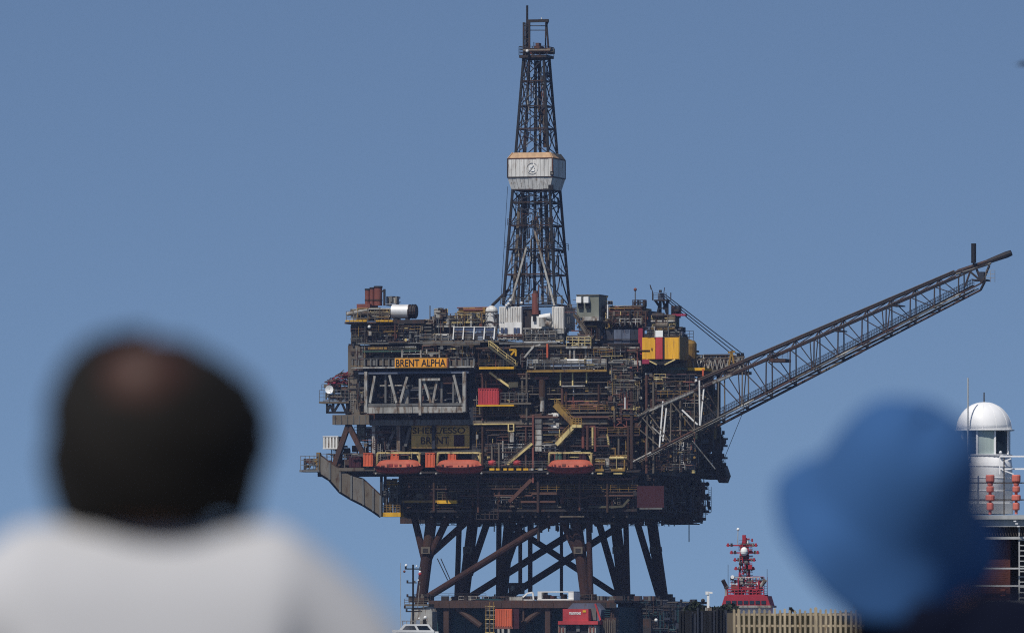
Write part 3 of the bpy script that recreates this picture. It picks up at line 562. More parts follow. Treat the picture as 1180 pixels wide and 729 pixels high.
# lifeboat deck edge
for i, x in enumerate((564, 571.5, 580, 586, 595, 603, 609, 619.5)): part('deck_edge_tread', PT, x, x+(5.6 if i not in (1,2) else 4), 539.2, 541.6, -.5, .8, 'yellow' if i < 6 else 'lightgrey')
part('deck_edge', PT, 430, 737, 541.5, 545.5, -.4, .7, 'dark'); railing(PT, [P(560,539,-.3), P(634,539,-.3)], k='grey', sp=1.4); railing(PT, [P(405,527,-.1), P(560,521,.8)], k='grey', sp=3, h=.5)
for x in (563, 592): MB().ball(P(x+4, 533.3, .2), .75, 'red', 10, .7).tube(P(x, 533.3, .2), P(x+8, 533.3, .2), .45, 'red', 10).build('life_raft_canister', PT)
for x, pal in ((691, 0), (712, 1)):
    w = 6 if pal == 0 else 10
    cl(PT, x-w, x+w, 524 if pal else 529, 541, -.6, 1, 46, [('ochre',4),('paleyellow',2),('dark',1.5),('rust',1)], 91+pal, kinds=(('v',3),('h',3),('rail',3),('wheel',1)))
    part('basket_floor', PT, x-w*.8, x+w*.8, 540, 542.6, -.8, 1.2, 'ochre'); part('basket_foot', PT, x-w*.5, x+w*.5, 544, 546, -.6, .8, 'paleyellow')
cl(PT, 686, 702, 528, 541, -.3, .8, 26, LIGHT, 93)
# lower storey
cl(PT, 466, 735, 547, 588, 2.5, 7, 560, DK, 94); part('yellow_edge', PT, 463, 504, 576, 579, 1.0, 1.6, 'ochre'); part('yellow_edge', PT, 504, 526, 576, 580, .8, 1.6, 'yellow'); railing(PT, [P(504,576,.9), P(526,576,.9)], k='olive', h=1.4, sp=.8)
part('yellow_edge', PT, 678, 704, 582.5, 585, 1.0, 1.6, 'olive'); bars('yellow_bend', PT, [((704, 584, 1.2), (718, 583, 1.2)), ((718, 583, 1.2), (725, 575, 1.2))], .4, 'olive'); part('beam_edge', PT, 600, 640, 576.5, 579, 1.0, 1.5, 'rust'); bars('dark_diagonal', PT, [((587, 578, .6), (613, 552, .6))], .6, 'rust')
part('maroon_screen', PT, 734, 765, 559.5, 584.5, .5, .8, 'maroon', label='flat dark red panel hanging below the lifeboat deck'); part('screen_foot', PT, 737, 763, 584.5, 586.5, .4, .9, 'grey')
part('pipe_rail', PT, 645, 673, 594, 595.6, 1.4, 1.8, 'greybrown'); m = MB()
for i in range(5):
    y = 574+i*6; m.bar(P(549, y, 1.5), P(574, y, 1.5), .15, 'dark')
for x in range(549, 576, 5): m.bar(P(x, 560, 1.5), P(x, 598, 1.5), .15, 'dark')
m.build('scaffold', PT)

# ================================================================== DERRICK
addm('emblem', (0.47, 0.46, 0.44), dirt=.2)
DY0 = 3.0
def dq(py):                                   # half width of the square tower at a photo row
    return 4.65 + (1.78 - 4.65) * (350 - py) / (350 - 64)
cB = P(580, 350, DY0); cx0 = cB.x + 4.65; cy0 = DY0 + 4.65
def dz(py): return P(618, py, cy0).z
def corner(i, py, out=0.0):
    h = dq(py) + out; sx, sy = ((-1,-1),(1,-1),(1,1),(-1,1))[i]; return Vector((cx0 + sx*h, cy0 + sy*h, dz(py)))
DT = T('drilling_derrick', 'tall tapering dark lattice drilling tower with pale boxed section at mid height', 'derrick', PF, (cx0, cy0, dz(352)))
lev = [352, 317, 288, 260.5, 234, 219]; lev2 = [178, 149, 123, 94, 68]
for i in range(4):
    for a, b in ((352, 178), (178, 66)):
        MB().bar(corner(i, a), corner(i, b), .4, 'black' if i in (0,1) else 'dark').build('leg', DT)
def dmem(p, q, w, k, nm): MB().bar(p, q, w, k).build(nm, DT)
for L in (lev, lev2):
    for j, py in enumerate(L):
        for i in range(4):
            dmem(corner(i, py), corner((i+1) % 4, py), .24, 'darkbrown' if j % 2 else 'dark', 'girt')
    for j in range(len(L)-1):
        a, b = L[j], L[j+1]
        for i in range(4):
            p0, p1, q0, q1 = corner(i,a), corner((i+1)%4,a), corner(i,b), corner((i+1)%4,b)
            if L is lev and j < 3:
                mid = (q0+q1)/2; dmem(p0, mid, .18, 'darkblue', 'brace'); dmem(p1, mid, .18, 'darkblue', 'brace')
            else:
                dmem(p0, q1, .15, 'darkblue', 'brace'); dmem(p1, q0, .15, 'darkblue', 'brace')
# pale raking props at the foot, pipes and guide rails inside
dmem(P(588, 352, 2.6), P(607, 284, 3.4), .34, 'lightgrey', 'pale_prop'); dmem(P(639, 352, 2.6), P(616, 265, 4.0), .34, 'lightgrey', 'pale_prop')
for x, y0, y1, w, k, Y in ((616, 350, 70, .42, 'black', 7), (625.5, 350, 70, .36, 'dark', 8.5), (602, 350, 225, .5, 'dark', 8), (633, 350, 225, .55, 'greybrown', 10), (640, 350, 215, .35, 'lightgrey', 11), (592, 350, 240, .5, 'greybrown', 5), (628, 170, 90, .5, 'darkbrown', 8)):
    x2 = 618 + (x-618)*(dq(y1)/dq(y0)); MB().bar(P(x, y0, Y), P(x2, y1, Y), w, k).build('guide_rail', DT)
rn = random.Random(77); m = MB()
for i in range(330):
    py = rn.choice((rn.uniform(225, 350), rn.uniform(225, 350), rn.uniform(72, 178))); h = dq(py)*.92; x = cx0 + rn.uniform(-h, h); y = cy0 + rn.uniform(-h, h); z = dz(py)
    t = rn.random(); k = rn.choice(('dark','dark','black','grey','greybrown','lightgrey','darkblue','paleblue','rust'))
    if t < .6: L = rn.uniform(.8, 4); m.bar((x,y,z), (x+rn.uniform(-.1,.1),y,z+L), rn.uniform(.07,.22), k)
    elif t < .8: m.bar((x,y,z), (x+rn.uniform(-2,2)*h/4,y,z+rn.uniform(-.2,.2)), rn.uniform(.06,.14), k)
    else: m.box((x,y,z), (x+rn.uniform(.15,.6),y+.3,z+rn.uniform(.15,.8)), k)
m.build('tower_pipework', DT, kind='stuff')
m = MB()
for Y, x, w in ((4.5, 604, 5), (11, 629, 8)):
    for i in range(34):
        py = 348 - i*3.7; xx = 618 + (x-618)*(dq(py)/dq(350)); m.bar(P(xx-w/2, py, Y), P(xx+w/2, py, Y), .1, 'darkblue')
m.build('pipe_rack', DT)
for y0, y1 in ((350, 221), (176, 70)):
    m = MB()
    for i in range(int((y0-y1)/4.6)):
        py = y0-i*4.6; x = 618-31*(dq(py)/dq(350)); m.bar(P(x, py, 5), P(x+4, py, 5), .07, 'dark')
    for d in (0, 4): m.bar(P(618-31*(dq(y0)/dq(350))+d, y0, 5), P(618-31*(dq(y1)/dq(350))+d, y1, 5), .12, 'dark')
    m.build('ladder', DT)
railing(DT, [corner(0,288,.5), corner(1,288,.5), corner(2,288,.5)], k='dark'); railing(DT, [corner(0,260.5,.3), corner(1,260.5,.3)], k='dark')
# the boxed section
bx = MB(); cz = lambda py: dz(py)
def ring(hw, py, dx=0.0, hd=None):
    hd = hd or hw; z = cz(py); return [Vector((cx0-hw+dx, cy0-hd, z)), Vector((cx0+hw+dx, cy0-hd, z)), Vector((cx0+hw+dx, cy0+hd, z)), Vector((cx0-hw+dx, cy0+hd, z))]
HB = 4.02; r0, r1, r2, r3 = ring(3.45, 219.5), ring(HB, 205.5), ring(HB, 184), ring(3.35, 177)
cab = T('derrick_wind_box', 'weathered white boxed enclosure with round emblem halfway up the lattice tower', 'enclosure', PF, (cx0, cy0, cz(219.5)))
bx.hexa(r0 + r1, 'dark'); bx.build('inner_shell', cab)
bx = MB(); bx.hexa([p + (Vector((cx0,cy0,p.z))-p)*.02 for p in r1] + [p + (Vector((cx0,cy0,p.z))-p)*.02 for p in r2], 'dark'); bx.build('inner_shell', cab)
bx = MB(); bx.hexa(r2 + r3, 'tanroof'); rf = bx.build('sloped_roof', cab)
def panels(ra, rb_, n, nm, seed, lo=.02, hi=.98):
    rr = random.Random(seed)
    for s_ in range(4):
        a, b, c, d = ra[s_], ra[(s_+1)%4], rb_[(s_+1)%4], rb_[s_]; nn = (b-a).cross(d-a).normalized()
        for i in range(n):
            t0, t1 = (i+.04)/n, (i+.96)/n; q = [a.lerp(b,t0).lerp(d.lerp(c,t0), lo), a.lerp(b,t1).lerp(d.lerp(c,t1), lo), a.lerp(b,t1).lerp(d.lerp(c,t1), hi), a.lerp(b,t0).lerp(d.lerp(c,t0), hi)]
            e = nn*rr.uniform(.05,.11); MB().poly([p-nn*.02 for p in q]+[p+e for p in q], [(0,3,2,1),(4,5,6,7),(0,1,5,4),(1,2,6,5),(2,3,7,6),(3,0,4,7)], 'cladding').build('cladding_panel', cab)
panels(r1, r2, 11, 'p', 3); panels(r0, r1, 11, 'p', 4)
for a, k in ((r1, 'dark'), (r2, 'rust'), (r0, 'dark')):
    for i in range(4): MB().bar(a[i], a[(i+1)%4], .22, k).build('trim', cab)
for i in range(4): MB().bar(r1[i], r2[i], .24, 'rust' if i == 1 else 'dark').build('corner_trim', cab)
for i in range(4): MB().bar(r2[i], r3[i], .2, 'tanroof').build('hip_trim', cab)
yb = cy0-HB
def at_face(px, py, off=.0): q = P(px, py, yb); return Vector((q.x, yb-off, q.z))
em = MB(); ec = at_face(613.5, 194, .13)
for i in range(26):
    t = 2*math.pi*i/26
    if i % 9 == 5: continue
    em.bar(ec+Vector((1.0*math.cos(t),0,.95*math.sin(t))), ec+Vector((1.0*math.cos(t+.26),0,.95*math.sin(t+.26))), .06, 'emblem')
for x, z, w, h, k in ((-.25,.35,.75,.35,'cleanwhite'),(-.45,-.05,.4,.55,'cleanwhite'),(.1,-.4,.6,.3,'cleanwhite'),(-.15,.05,.15,.4,'emblem'),(.35,.05,.16,.16,'emblem'),(.2,.45,.2,.14,'emblem'),(-.5,-.4,.18,.18,'emblem')):
    em.prism([(ec.x+x-w/2,ec.z+z-h/3),(ec.x+x+w/3,ec.z+z-h/2),(ec.x+x+w/2,ec.z+z+h/4),(ec.x+x-w/4,ec.z+z+h/2)], ec.y-.05, ec.y+.04, k)
em.build('round_emblem', cab)
def face_box(x0,x1,y0,y1,k,nm,off=.25): a=at_face(x0,y1); b=at_face(x1,y0); MB().box((a.x,yb-off,a.z),(b.x,yb-.1,b.z),k).build(nm,cab)
face_box(634.5,638.5,197.5,202,'black','port_hole'); face_box(635.7,637.4,199,200.6,'lightgrey','port_glass',.3); m = MB(); a=P(632.5,219,yb+.3); b=P(637.5,213,yb+.3); m.box((a.x,yb-.1,a.z),(b.x,yb+.5,b.z),'black'); m.build('hatch', cab)
# crown platform and head frame
cp = MB(); h = 2.45; z = dz(67.5); cp.box((cx0-h,cy0-h,z),(cx0+h,cy0+h,z+.45),'dark'); cp.build('crown_floor', DT)
cr = [Vector((cx0-h,cy0-h,z+.45)),Vector((cx0+h,cy0-h,z+.45)),Vector((cx0+h,cy0+h,z+.45)),Vector((cx0-h,cy0+h,z+.45))]
railing(DT, cr+[cr[0]], k='dark', h=1.5, sp=1.0, r=.06)
for p, q, w in (((603.5,66,6),(603.5,26,6),.3),((610,66,6),(610,26,6),.3),((606,66,8),(606,28,8),.2),((632.5,62,7),(629.5,24,7),.28),((628.5,62,9),(629,26,9),.2),((608,24.5,6.5),(632,24,6.5),.5),((604,35,6),(630,35,7),.14),((604,30,6),(630,30,7),.14),((604,27,6),(611,27,6),.2),((629,31,7),(632,24,7),.25),((603.5,45,6),(610,45,6),.14),((603.5,55,6),(610,55,6),.14),((603.5,55,6),(610,45,6),.12),((603.5,45,6),(610,35,6),.12)):
    MB().bar(P(*p), P(*q), w, 'dark').build('head_frame', DT)
MB().tube(P(607.5,66,7), P(607.5,6.5,7), .2, 'black', 6).build('mast_pole', DT); MB().tube(P(624,23,7), P(624,20.5,7), .1, 'white', 5).build('beacon', DT)
m = MB(); pb(m, 615.5, 622.5, 53, 62, 5.5, 8, 'rust'); pb(m, 617, 621, 49.5, 53, 6, 7.5, 'rust'); pb(m, 622.5, 626, 56.5, 62, 6, 7.5, 'darkbrown'); m.build('crown_block', DT)
MB().ball(P(607.5,59,4.5), .28, 'white').build('lamp', DT); cl(DT, 603, 634, 55, 62, 5, 8, 26, DK, 101, kinds=(('v',3),('box',3),('h',2)))
MB().tube(P(567,352,4), P(587,333,4), .28, 'dark', 6).build('loading_arm', DT); MB().tube(P(585,215,5), P(577,350,4.5), .04, 'cable', 4).build('guy_line', DT)
railing(DT, [corner(0,352,.4), corner(1,352,.4)], k='grey')
for x, y in ((583.5,352),(586,350),(601,349),(588,346)): MB().ball(P(x,y,2.2), .26, 'white').build('lamp', DT)

# ================================================================== FLARE BOOM
FT = T('flare_boom', 'long rusty lattice flare boom slanting up and out over open sky', 'flare boom', PF, P(735, 535, 2))
CH = {'tb': ((722, 474, 4.5), (1104, 312.5, 4.5)), 'tf': ((735, 479, .5), (1106, 318, .5)), 'bf': ((727, 533, .2), (1132, 325.5, .2)), 'bb': ((745, 533, 4.8), (1130, 334, 4.8))}
def cp_(n, t): a, b = P(*CH[n][0]), P(*CH[n][1]); return a.lerp(b, t)
N = 17; NB = 13
def cx_(n, x):                                # point of a chord at a given distance along the boom
    a, b = P(*CH[n][0]), P(*CH[n][1]); return a.lerp(b, (x-a.x)/(b.x-a.x))
for n, w, k in (('tb', .55, 'darkbrown'), ('tf', .46, 'darkbrown'), ('bf', .32, 'greybrown'), ('bb', .44, 'darkbrown')):
    for i in range(N):
        kk = k
        if n == 'bf': kk = ('lightgrey', 'greybrown', 'darkbrown', 'grey', 'rust')[(i*7) % 5]
        if n == 'tb' and i in (1, 2, 5): kk = 'rust'
        if n in ('tb', 'tf') and i > 8: kk = 'dark'
        if n == 'tf' and i in (0, 1, 2, 4): kk = 'lightgrey'
        if n == 'bb' and i in (1, 2, 6, 9, 12): kk = 'greybrown'
        MB().tube(cp_(n, i/N), cp_(n, (i+1)/N), w/2*(1.0 if i < 11 else .85), kk, 8).build('chord', FT)
# service pipes along the chords; the thinnest pale ones are painted-in highlights
for n, off, r, k in (('tb', (0,1.0,.5), .16, 'darkbrown'), ('tb', (0,-1.2,-.15), .13, 'dark'), ('tf', (0,.9,.45), .12, 'rust'), ('tf', (0,-.3,.32), .045, 'grey'), ('bf', (0,1.2,-.5), .1, 'greybrown'), ('bb', (0,-.8,.55), .12, 'dark'), ('bf', (0,-.2,-.4), .045, 'lightgrey'), ('bf', (0,1.9,.3), .1, 'grey'), ('tb', (0,-.3,.38), .06, 'greybrown')):
    MB().tube(cp_(n,.02)+Vector(off), cp_(n,.985)+Vector(off), r, k, 6).build('pipe_and_highlight', FT)
x0_, x1_ = P(745, 500, 0).x, P(1104, 320, 0).x; xs_ = [x0_ + (x1_-x0_)*i/NB for i in range(NB+1)]
for i, x in enumerate(xs_):
    for a, b in (('tf','bf'), ('tb','bb')): MB().bar(cx_(a,x), cx_(b,x), .2, 'greybrown' if i < 5 else 'dark').build('upright', FT)
    for a, b in (('tf','tb'), ('bf','bb')): MB().bar(cx_(a,x), cx_(b,x), .2, 'dark').build('cross_member', FT)
    if i:
        xp = xs_[i-1]
        for a, b in (('tf','bf'), ('tb','bb')): MB().bar(cx_(a,xp), cx_(b,x), .16, 'greybrown' if i < 3 else 'dark').build('diagonal', FT)
        MB().bar(cx_('bf',xp), cx_('bb',x), .14, 'dark').build('diagonal', FT); MB().bar(cx_('tf',xp), cx_('tb',x), .14, 'dark').build('diagonal', FT)
    if i in (4, 7, 10):
        for d in (-.7, .7): MB().bar(cx_('tf',x+d)+Vector((0,-.1,0)), cx_('bf',x+d*.4)+Vector((0,-.1,0)), .16, 'dark').build('upright', FT)
pale = [((806,438,.3),(806.5,490,.2)), ((811.5,444,.6),(807,490,.3)), ((764,462,.4),(760,515,.4)), ((768,470,.6),(764,508,.4)), ((786,472,.4),(804,489,.3))]
for a, b in pale: MB().bar(P(*a), P(*b), .24, 'white').build('pale_strut', FT)
for a, b in (((733,472,.2),(756,500,.2)),((735,493,.6),(760,514,.6)),((751,491,.3),(768,507,.3)),((748,474,0),(758,469,0)),((737,479,-.1),(747,470,-.1)),((735,490,.6),(744,478,.6)),((798,508,.4),(824,540,4))): MB().bar(P(*a), P(*b), .18, 'lightgrey' if a[0] > 745 else 'greybrown').build('pale_strut', FT)
# walkway with rails running inside the bottom chords
wk = MB()
for a, b, w, k in ((Vector((0,1.2,.5)), Vector((0,1.2,.5)), .12, 'dark'),):
    p, q = cp_('bf',.2)+a, cp_('bf',.97)+b; wk.bar(p, q, 1.4, k, .12)
    for d in (-.6,.6):
        for z in (.55, 1.1): wk.bar(p+Vector((0,d,z)), q+Vector((0,d,z)), .08, 'darkblue')
        for i in range(86): c = p.lerp(q, i/85)+Vector((0,d,0)); wk.bar(c, c+Vector((0,0,1.1)), .07, 'darkblue')
wk.build('walkway', FT)
for t in (.42, .62, .80):
    m = MB(); c = cp_('tf', t); m.box(c+Vector((-.8,-.3,-.3)), c+Vector((.8,4.4,-.1)), 'dark'); m.build('access_platform', FT); railing(FT, [c+Vector((-.8,-.3,-.1)), c+Vector((.8,-.3,-.1))], k='dark', h=.8, sp=.5)
m = MB(); pb(m, 886, 905, 413, 417, 0, 4, 'darkbrown'); m.build('access_platform', FT); railing(FT, [P(888,413,.1), P(908,413,.1)], k='dark', sp=.8, h=1.0)
# burner nose, stand-by burner and end railing
nose = MB(); a = cp_('tb',1.0)
nose.tube(a, P(1140,300.5,4), .34, 'darkbrown', 8).tube(P(1138,301.5,4), P(1160,293.3,4), .42, 'dark', 10, .58).tube(P(1160,293.3,4), P(1165.5,291.2,4), .58, 'black', 10, .5); nose.build('burner_nose', FT)
m = MB(); m.tube(a+Vector((0,-1.5,-.6)), P(1142,303.5,3), .2, 'grey', 6).tube(P(1122,309,3.5), P(1122,303,3.5), .18, 'dark', 8).tube(P(1122,303,3.5), P(1122,280.5,3.5), .44, 'black', 10); m.build('upright_burner', FT)
for p, q in (((1106,318,.5),(1138,303,2)),((1132,325.5,.2),(1140,306,2)),((1118,313,.5),(1132,325,.2)),((1130,334,4.8),(1136,322,4)),((1112,330,.4),(1118,313,.5)),((1125,309,2),(1131,325,.4))): MB().bar(P(*p), P(*q), .3, 'dark').build('end_frame', FT)
m = MB(); pb(m, 1120, 1136, 321.5, 323.5, .2, 3.5, 'dark'); m.build('end_platform', FT); railing(FT, [P(1136,325,.3), P(1146.5,325,.3), P(1146.5,325,3.4)], k='lightgrey', h=2.0, sp=.6, r=.04); part('end_cabinet', FT, 1128, 1134, 313, 323, .6, 2, 'darkblue')

# ================================================================== CRANE
CT = T('pedestal_crane', 'yellow pedestal crane with red and white stripe and lowered dark boom', 'crane', PF, P(765, 430, 12))
YC = 1.2
part('house_block', CT, 742, 781, 384, 416, YC+.4, YC+7, 'dark')
for x0, x1 in ((740, 755), (766, 782)): part('house_panel', CT, x0, x1, 388.5, 413.5, YC, YC+.4, 'craneyellow')
part('house_shade_side', CT, 782, 783.4, 387, 414, YC+.1, YC+6, 'ochre')  # darker ochre puts the shade of the right side into the colour
part('stripe', CT, 755.4, 763.4, 388.5, 413.5, YC-.1, YC+.4, 'red'); part('stripe', CT, 755.2, 763.8, 380.5, 388.2, YC-.1, YC+.4, 'cleanwhite'); part('stripe_gap', CT, 763.6, 766, 388, 414, YC+.1, YC+.5, 'black')
m = MB(); m.prism([(P(744,414,YC).x,P(744,414,YC).z),(P(779,414,YC).x,P(779,414,YC).z),(P(768,420,YC).x,P(768,420,YC).z),(P(756,420,YC).x,P(756,420,YC).z)], YC+.2, YC+6, 'black'); m.build('house_keel', CT)
for a, b in (((745,414,YC-.1),(757,420,YC-.1)),((766,420,YC-.1),(778,414,YC-.1))): MB().bar(P(*a),P(*b),.22,'paleyellow').build('keel_edge', CT)
m = MB(); m.tube(P(776,419,YC+5), P(776,452,YC+5), 2.3, 'olive', 18).tube(P(776,452,YC+5), P(776,470,YC+5), 1.6, 'olive', 14); m.build('pedestal', CT)
m = MB(); m.tube(P(774.5,466,5), P(774.5,548,5), .62, 'greybrown', 12); m.build('pedestal_post', CT); m = MB(); m.tube(P(776,424,YC+5), P(776,426,YC+5), 2.5, 'green', 18).tube(P(776,438,YC+5), P(776,440,YC+5), 2.4, 'darkblue', 18); m.build('pedestal_band', CT)
part('magenta_block', CT, 740, 748, 414, 419, YC-.3, YC+1, 'magenta')
cl(CT, 741, 783, 376, 389, YC-.2, YC+4, 90, [('dark',4),('grey',2),('lightgrey',1),('bluegrey',2)], 111); part('machinery_house', CT, 751, 776, 364, 379, YC+1, YC+5, 'olive'); cl(CT, 750, 778, 363, 381, YC+.2, YC+1, 60, [('ochre',2),('greybrown',3),('dark',3),('paleyellow',1.5),('lightgrey',.6)], 112)
for a, b in (((757,366,YC+1),(761,346,YC+1)),((770,366,YC+1),(764,346,YC+1)),((761,366,YC+1.4),(761,346,YC+1.4)),((755,346,YC+1),(762,356,YC+1)),((771,346,YC+1),(764,356,YC+1)),((769,346,YC+1),(769,366,YC+1))): MB().bar(P(*a),P(*b),.36,'black').build('a_frame', CT)
part('mast_head', CT, 753, 769, 345, 346.6, YC, YC+1.5, 'dark'); railing(CT, [P(753,345,YC), P(768,345,YC)], k='dark', h=1.1, sp=.8, r=.035); part('sheave_box', CT, 758, 764, 337.5, 345, YC+.4, YC+1.4, 'bluegrey')
for a, b, w in (((752,346,YC),(752,336,YC),.16),((752,336,YC),(749,328,YC),.12),((749,328,YC),(750,333,YC),.1),((773,346,YC),(773,337,YC),.14),((761,337,YC),(761,334,YC),.4),((765,337,YC),(766,331,YC),.1)): MB().bar(P(*a),P(*b),w,'dark').build('antenna', CT)
part('tail_beam', CT, 774, 790, 361.5, 364, YC+1, YC+2, 'magenta'); cl(CT, 772, 782, 352, 366, YC+1, YC+3, 24, DK, 113, kinds=(('v',3),('box',2)))
for a, b in (((765,341,YC+1),(851,409,12)),((766,339,YC+1.6),(856,408,13)),((764,343,YC+1),(841,406,12))): MB().tube(P(*a),P(*b),.09,'cable',5).build('boom_rope', CT)
# lowered boom of the crane: short lattice lying to the right
for y, Y in ((411, 11), (425, 11), (411, 13), (426, 13)): MB().bar(P(786,y+4,Y), P(858,y,Y), .26, 'greybrown').build('boom_chord', CT)
for i in range(13):
    x = 790+5.2*i; MB().bar(P(x, 426, 11), P(x+2.6, 413, 11), .16, 'lightgrey').build('boom_lacing', CT); MB().bar(P(x+2.6, 413, 11), P(x+5.2, 426, 11), .16, 'lightgrey').build('boom_lacing', CT)
for a, b in (((840,421,10.5),(843,404,10.5)),((846,420,10.5),(843,404,10.5)),((839,406,10.5),(847,405,10.5))): MB().bar(P(*a),P(*b),.3,'ochre').build('boom_tip_frame', CT)
for x in (851, 855.5): MB().tube(P(x,411,11.5), P(x,406.5,11.5), .3, 'black', 8).build('tip_sheave', CT)
cl(PT, 786, 852, 408, 432, 14, 20, 150, [('dark',4),('greybrown',2),('lightgrey',1.2),('white',.6),('rust',1)], 114, kinds=(('v',4),('box',3),('rail',3),('h',2)))
part('boom_rest_deck', PT, 785, 848, 426, 430, 13, 24, 'darkbrown')
for x, w in ((806, 4), (820, 5), (828, 4)): MB().bar(P(x, 428, 20), P(x, 520, 20), .6, 'dark').build('rest_post', PT)
part('helideck_corner', PT, 786, 812, 423.4, 427, 6.5, 12, 'yellow'); part('support_block', PT, 793, 812, 427, 433, 7, 11, 'darkbrown'); part('orange_post', PT, 809, 811, 425, 433, 6.3, 6.6, 'orange')
cl(PT, 778, 814, 436, 505, 20, 28, 320, DK, 115); part('flank_module', PT, 772, 804, 436, 510, 26, 38, 'dark')
cl(PT, 738, 800, 430, 540, 4, 8, 330, [('dark',5),('darkblue',3),('darkbrown',2),('greybrown',2),('grey',1),('lightgrey',.6),('redrust',.6),('ochre',.4)], 116)
cl(PT, 770, 815, 455, 500, 2, 6, 130, [('greybrown',2),('olive',2),('lightgrey',1.2),('ochre',1),('dark',3),('redrust',.7)], 117)
part('flank_module', PT, 738, 792, 432, 541, 9.5, 14, 'darkblue')

rn = random.Random(21)
for x0, x1, y, Y, k in ((594,702,452.5,.9,'greybrown'),(648,737,474,.3,'greybrown'),(640,702,512.5,.5,'darkbrown'),(545,612,478,1.2,'darkbrown'),(545,660,519.5,.9,'darkbrown'),(700,737,447,.2,'greybrown'),(700,737,500,.3,'darkbrown'),(466,600,562,1.0,'darkbrown'),(600,735,566,1.0,'legtop')):
    part('mezzanine_beam', PT, x0, x1, y, y+2.2, Y, Y+1.6, k); railing(PT, [P(x0,y,Y+.1), P(x1,y,Y+.1)], k=rn.choice(('greybrown','ochre','grey')), sp=1.5, r=.035)
for y, x0, x1, k, r, Y in ((431,548,700,'rust',.16,.9),(433.6,548,700,'legtop',.13,1.0),(436,600,735,'greybrown',.12,.7),(480.5,600,735,'rust',.2,.6),(478,560,700,'darkbrown',.18,1.3),(493,548,700,'rust',.15,1.2),(495.5,560,735,'legtop',.12,1.0),(549,466,735,'rust',.2,.9),(552,466,700,'darkbrown',.16,1.1),(571,530,735,'rust',.14,1.0),(401,600,690,'greybrown',.16,1.0),(404,600,735,'rust',.14,1.2)):
    m = MB(); xs = [x0]
    while xs[-1] < x1-40: xs.append(xs[-1]+rn.uniform(25,60))
    xs.append(x1); yy = y
    for q0, q1 in zip(xs[:-1], xs[1:]):
        m.tube(P(q0,yy,Y), P(q1,yy,Y), r, k, 8); y2 = y+rn.choice((0,0,2.5,-2)); m.tube(P(q1,yy,Y), P(q1,y2,Y), r, k, 8) if y2 != yy else None; yy = y2
        m.tube(P(q0+2,yy,Y), P(q0+3,yy,Y), r*1.5, k, 8)
    m.build('pipe_run', PT)
for x, y0, y1, k, r, Y in ((556,428,484,'rust',.18,.8),(560,428,484,'legtop',.15,.9),(607,428,484,'greybrown',.2,.6),(648,428,484,'rust',.28,.8),(652.5,428,486,'darkbrown',.22,.9),(690,428,484,'legtop',.2,.8),(708,430,486,'greybrown',.22,.2),(716,428,486,'rust',.16,.2),(728,428,540,'darkbrown',.3,.2),(672,490,516,'redrust',.28,.5),(677,490,518,'rust',.26,.5),(686,492,520,'redrust',.22,.6),(651,492,541,'darkbrown',.3,.6),(606,492,541,'rust',.18,.5),(556,491,541,'legtop',.2,.6),(724,490,541,'legtop',.22,.3),(745,432,545,'rust',.25,1.2),(753,440,545,'greybrown',.2,1.4),(784,440,500,'greybrown',.22,2),(500,546,588,'darkbrown',.22,.9),(551,546,590,'rust',.2,.9),(620,546,590,'darkbrown',.25,.9),(668,546,588,'rust',.2,.9),(700,546,590,'legtop',.22,.9)):
    MB().tube(P(x,y0,Y), P(x,y1,Y), r, k, 8).build('riser', PT)

SPARKLE = [('lightgrey',2),('grey',2.5),('greybrown',3),('paleyellow',1),('rust',3),('ochre',1.8),('white',.5),('redrust',1.6),('dark',5),('darkblue',1.6),('darkbrown',3),('olive',1.2)]  # pale colours mixed in as painted sparkle, so pieces show in shade
FINE = (('v',4),('h',4),('box',2),('elb',2.5),('wheel',1.2),('rail',1.6),('lad',.6),('tray',1))
for q, (x0, x1, y0, y1, Y0, Y1, n) in enumerate(((545,700,428,484,1.2,4,420),(700,737,420,486,-.4,2,260),(545,735,491,541,.6,3.5,420),(600,735,399,424,.6,3,260),(412,545,398,412,.2,2,120),(404,422,375,480,.9,1.6,110),(404,470,491,541,2,4,90),(737,800,430,545,1.5,4,330),(464,735,546,588,1.2,3,300),(640,700,340,398,2,6,60),(692,740,358,378,3,5,60),(500,575,360,392,1.5,4,110),(412,490,373,395,.6,2,90))):
    cl(PT, x0, x1, y0, y1, Y0, Y1, n, SPARKLE if y0 < 540 else DK+[('greybrown',3),('rust',3),('lightgrey',1)], 300+q, kinds=FINE, big=.62, name='fine_pipework')  # lower storey: paler mix brightens the shaded deck through colour
flank(1, 46, 430, 541, -.5, 2.8, 420, SPARKLE, 330, kinds=FK, big=.62); flank(1, 43, 546, 590, -.5, 2.0, 200, DK+[('greybrown',2)], 331, kinds=FK, big=.62)
cl(PT, 770, 834, 496, 552, 38, 41, 140, LOW+[('greybrown',2)], 332, kinds=FINE, big=.6, name='fine_pipework')

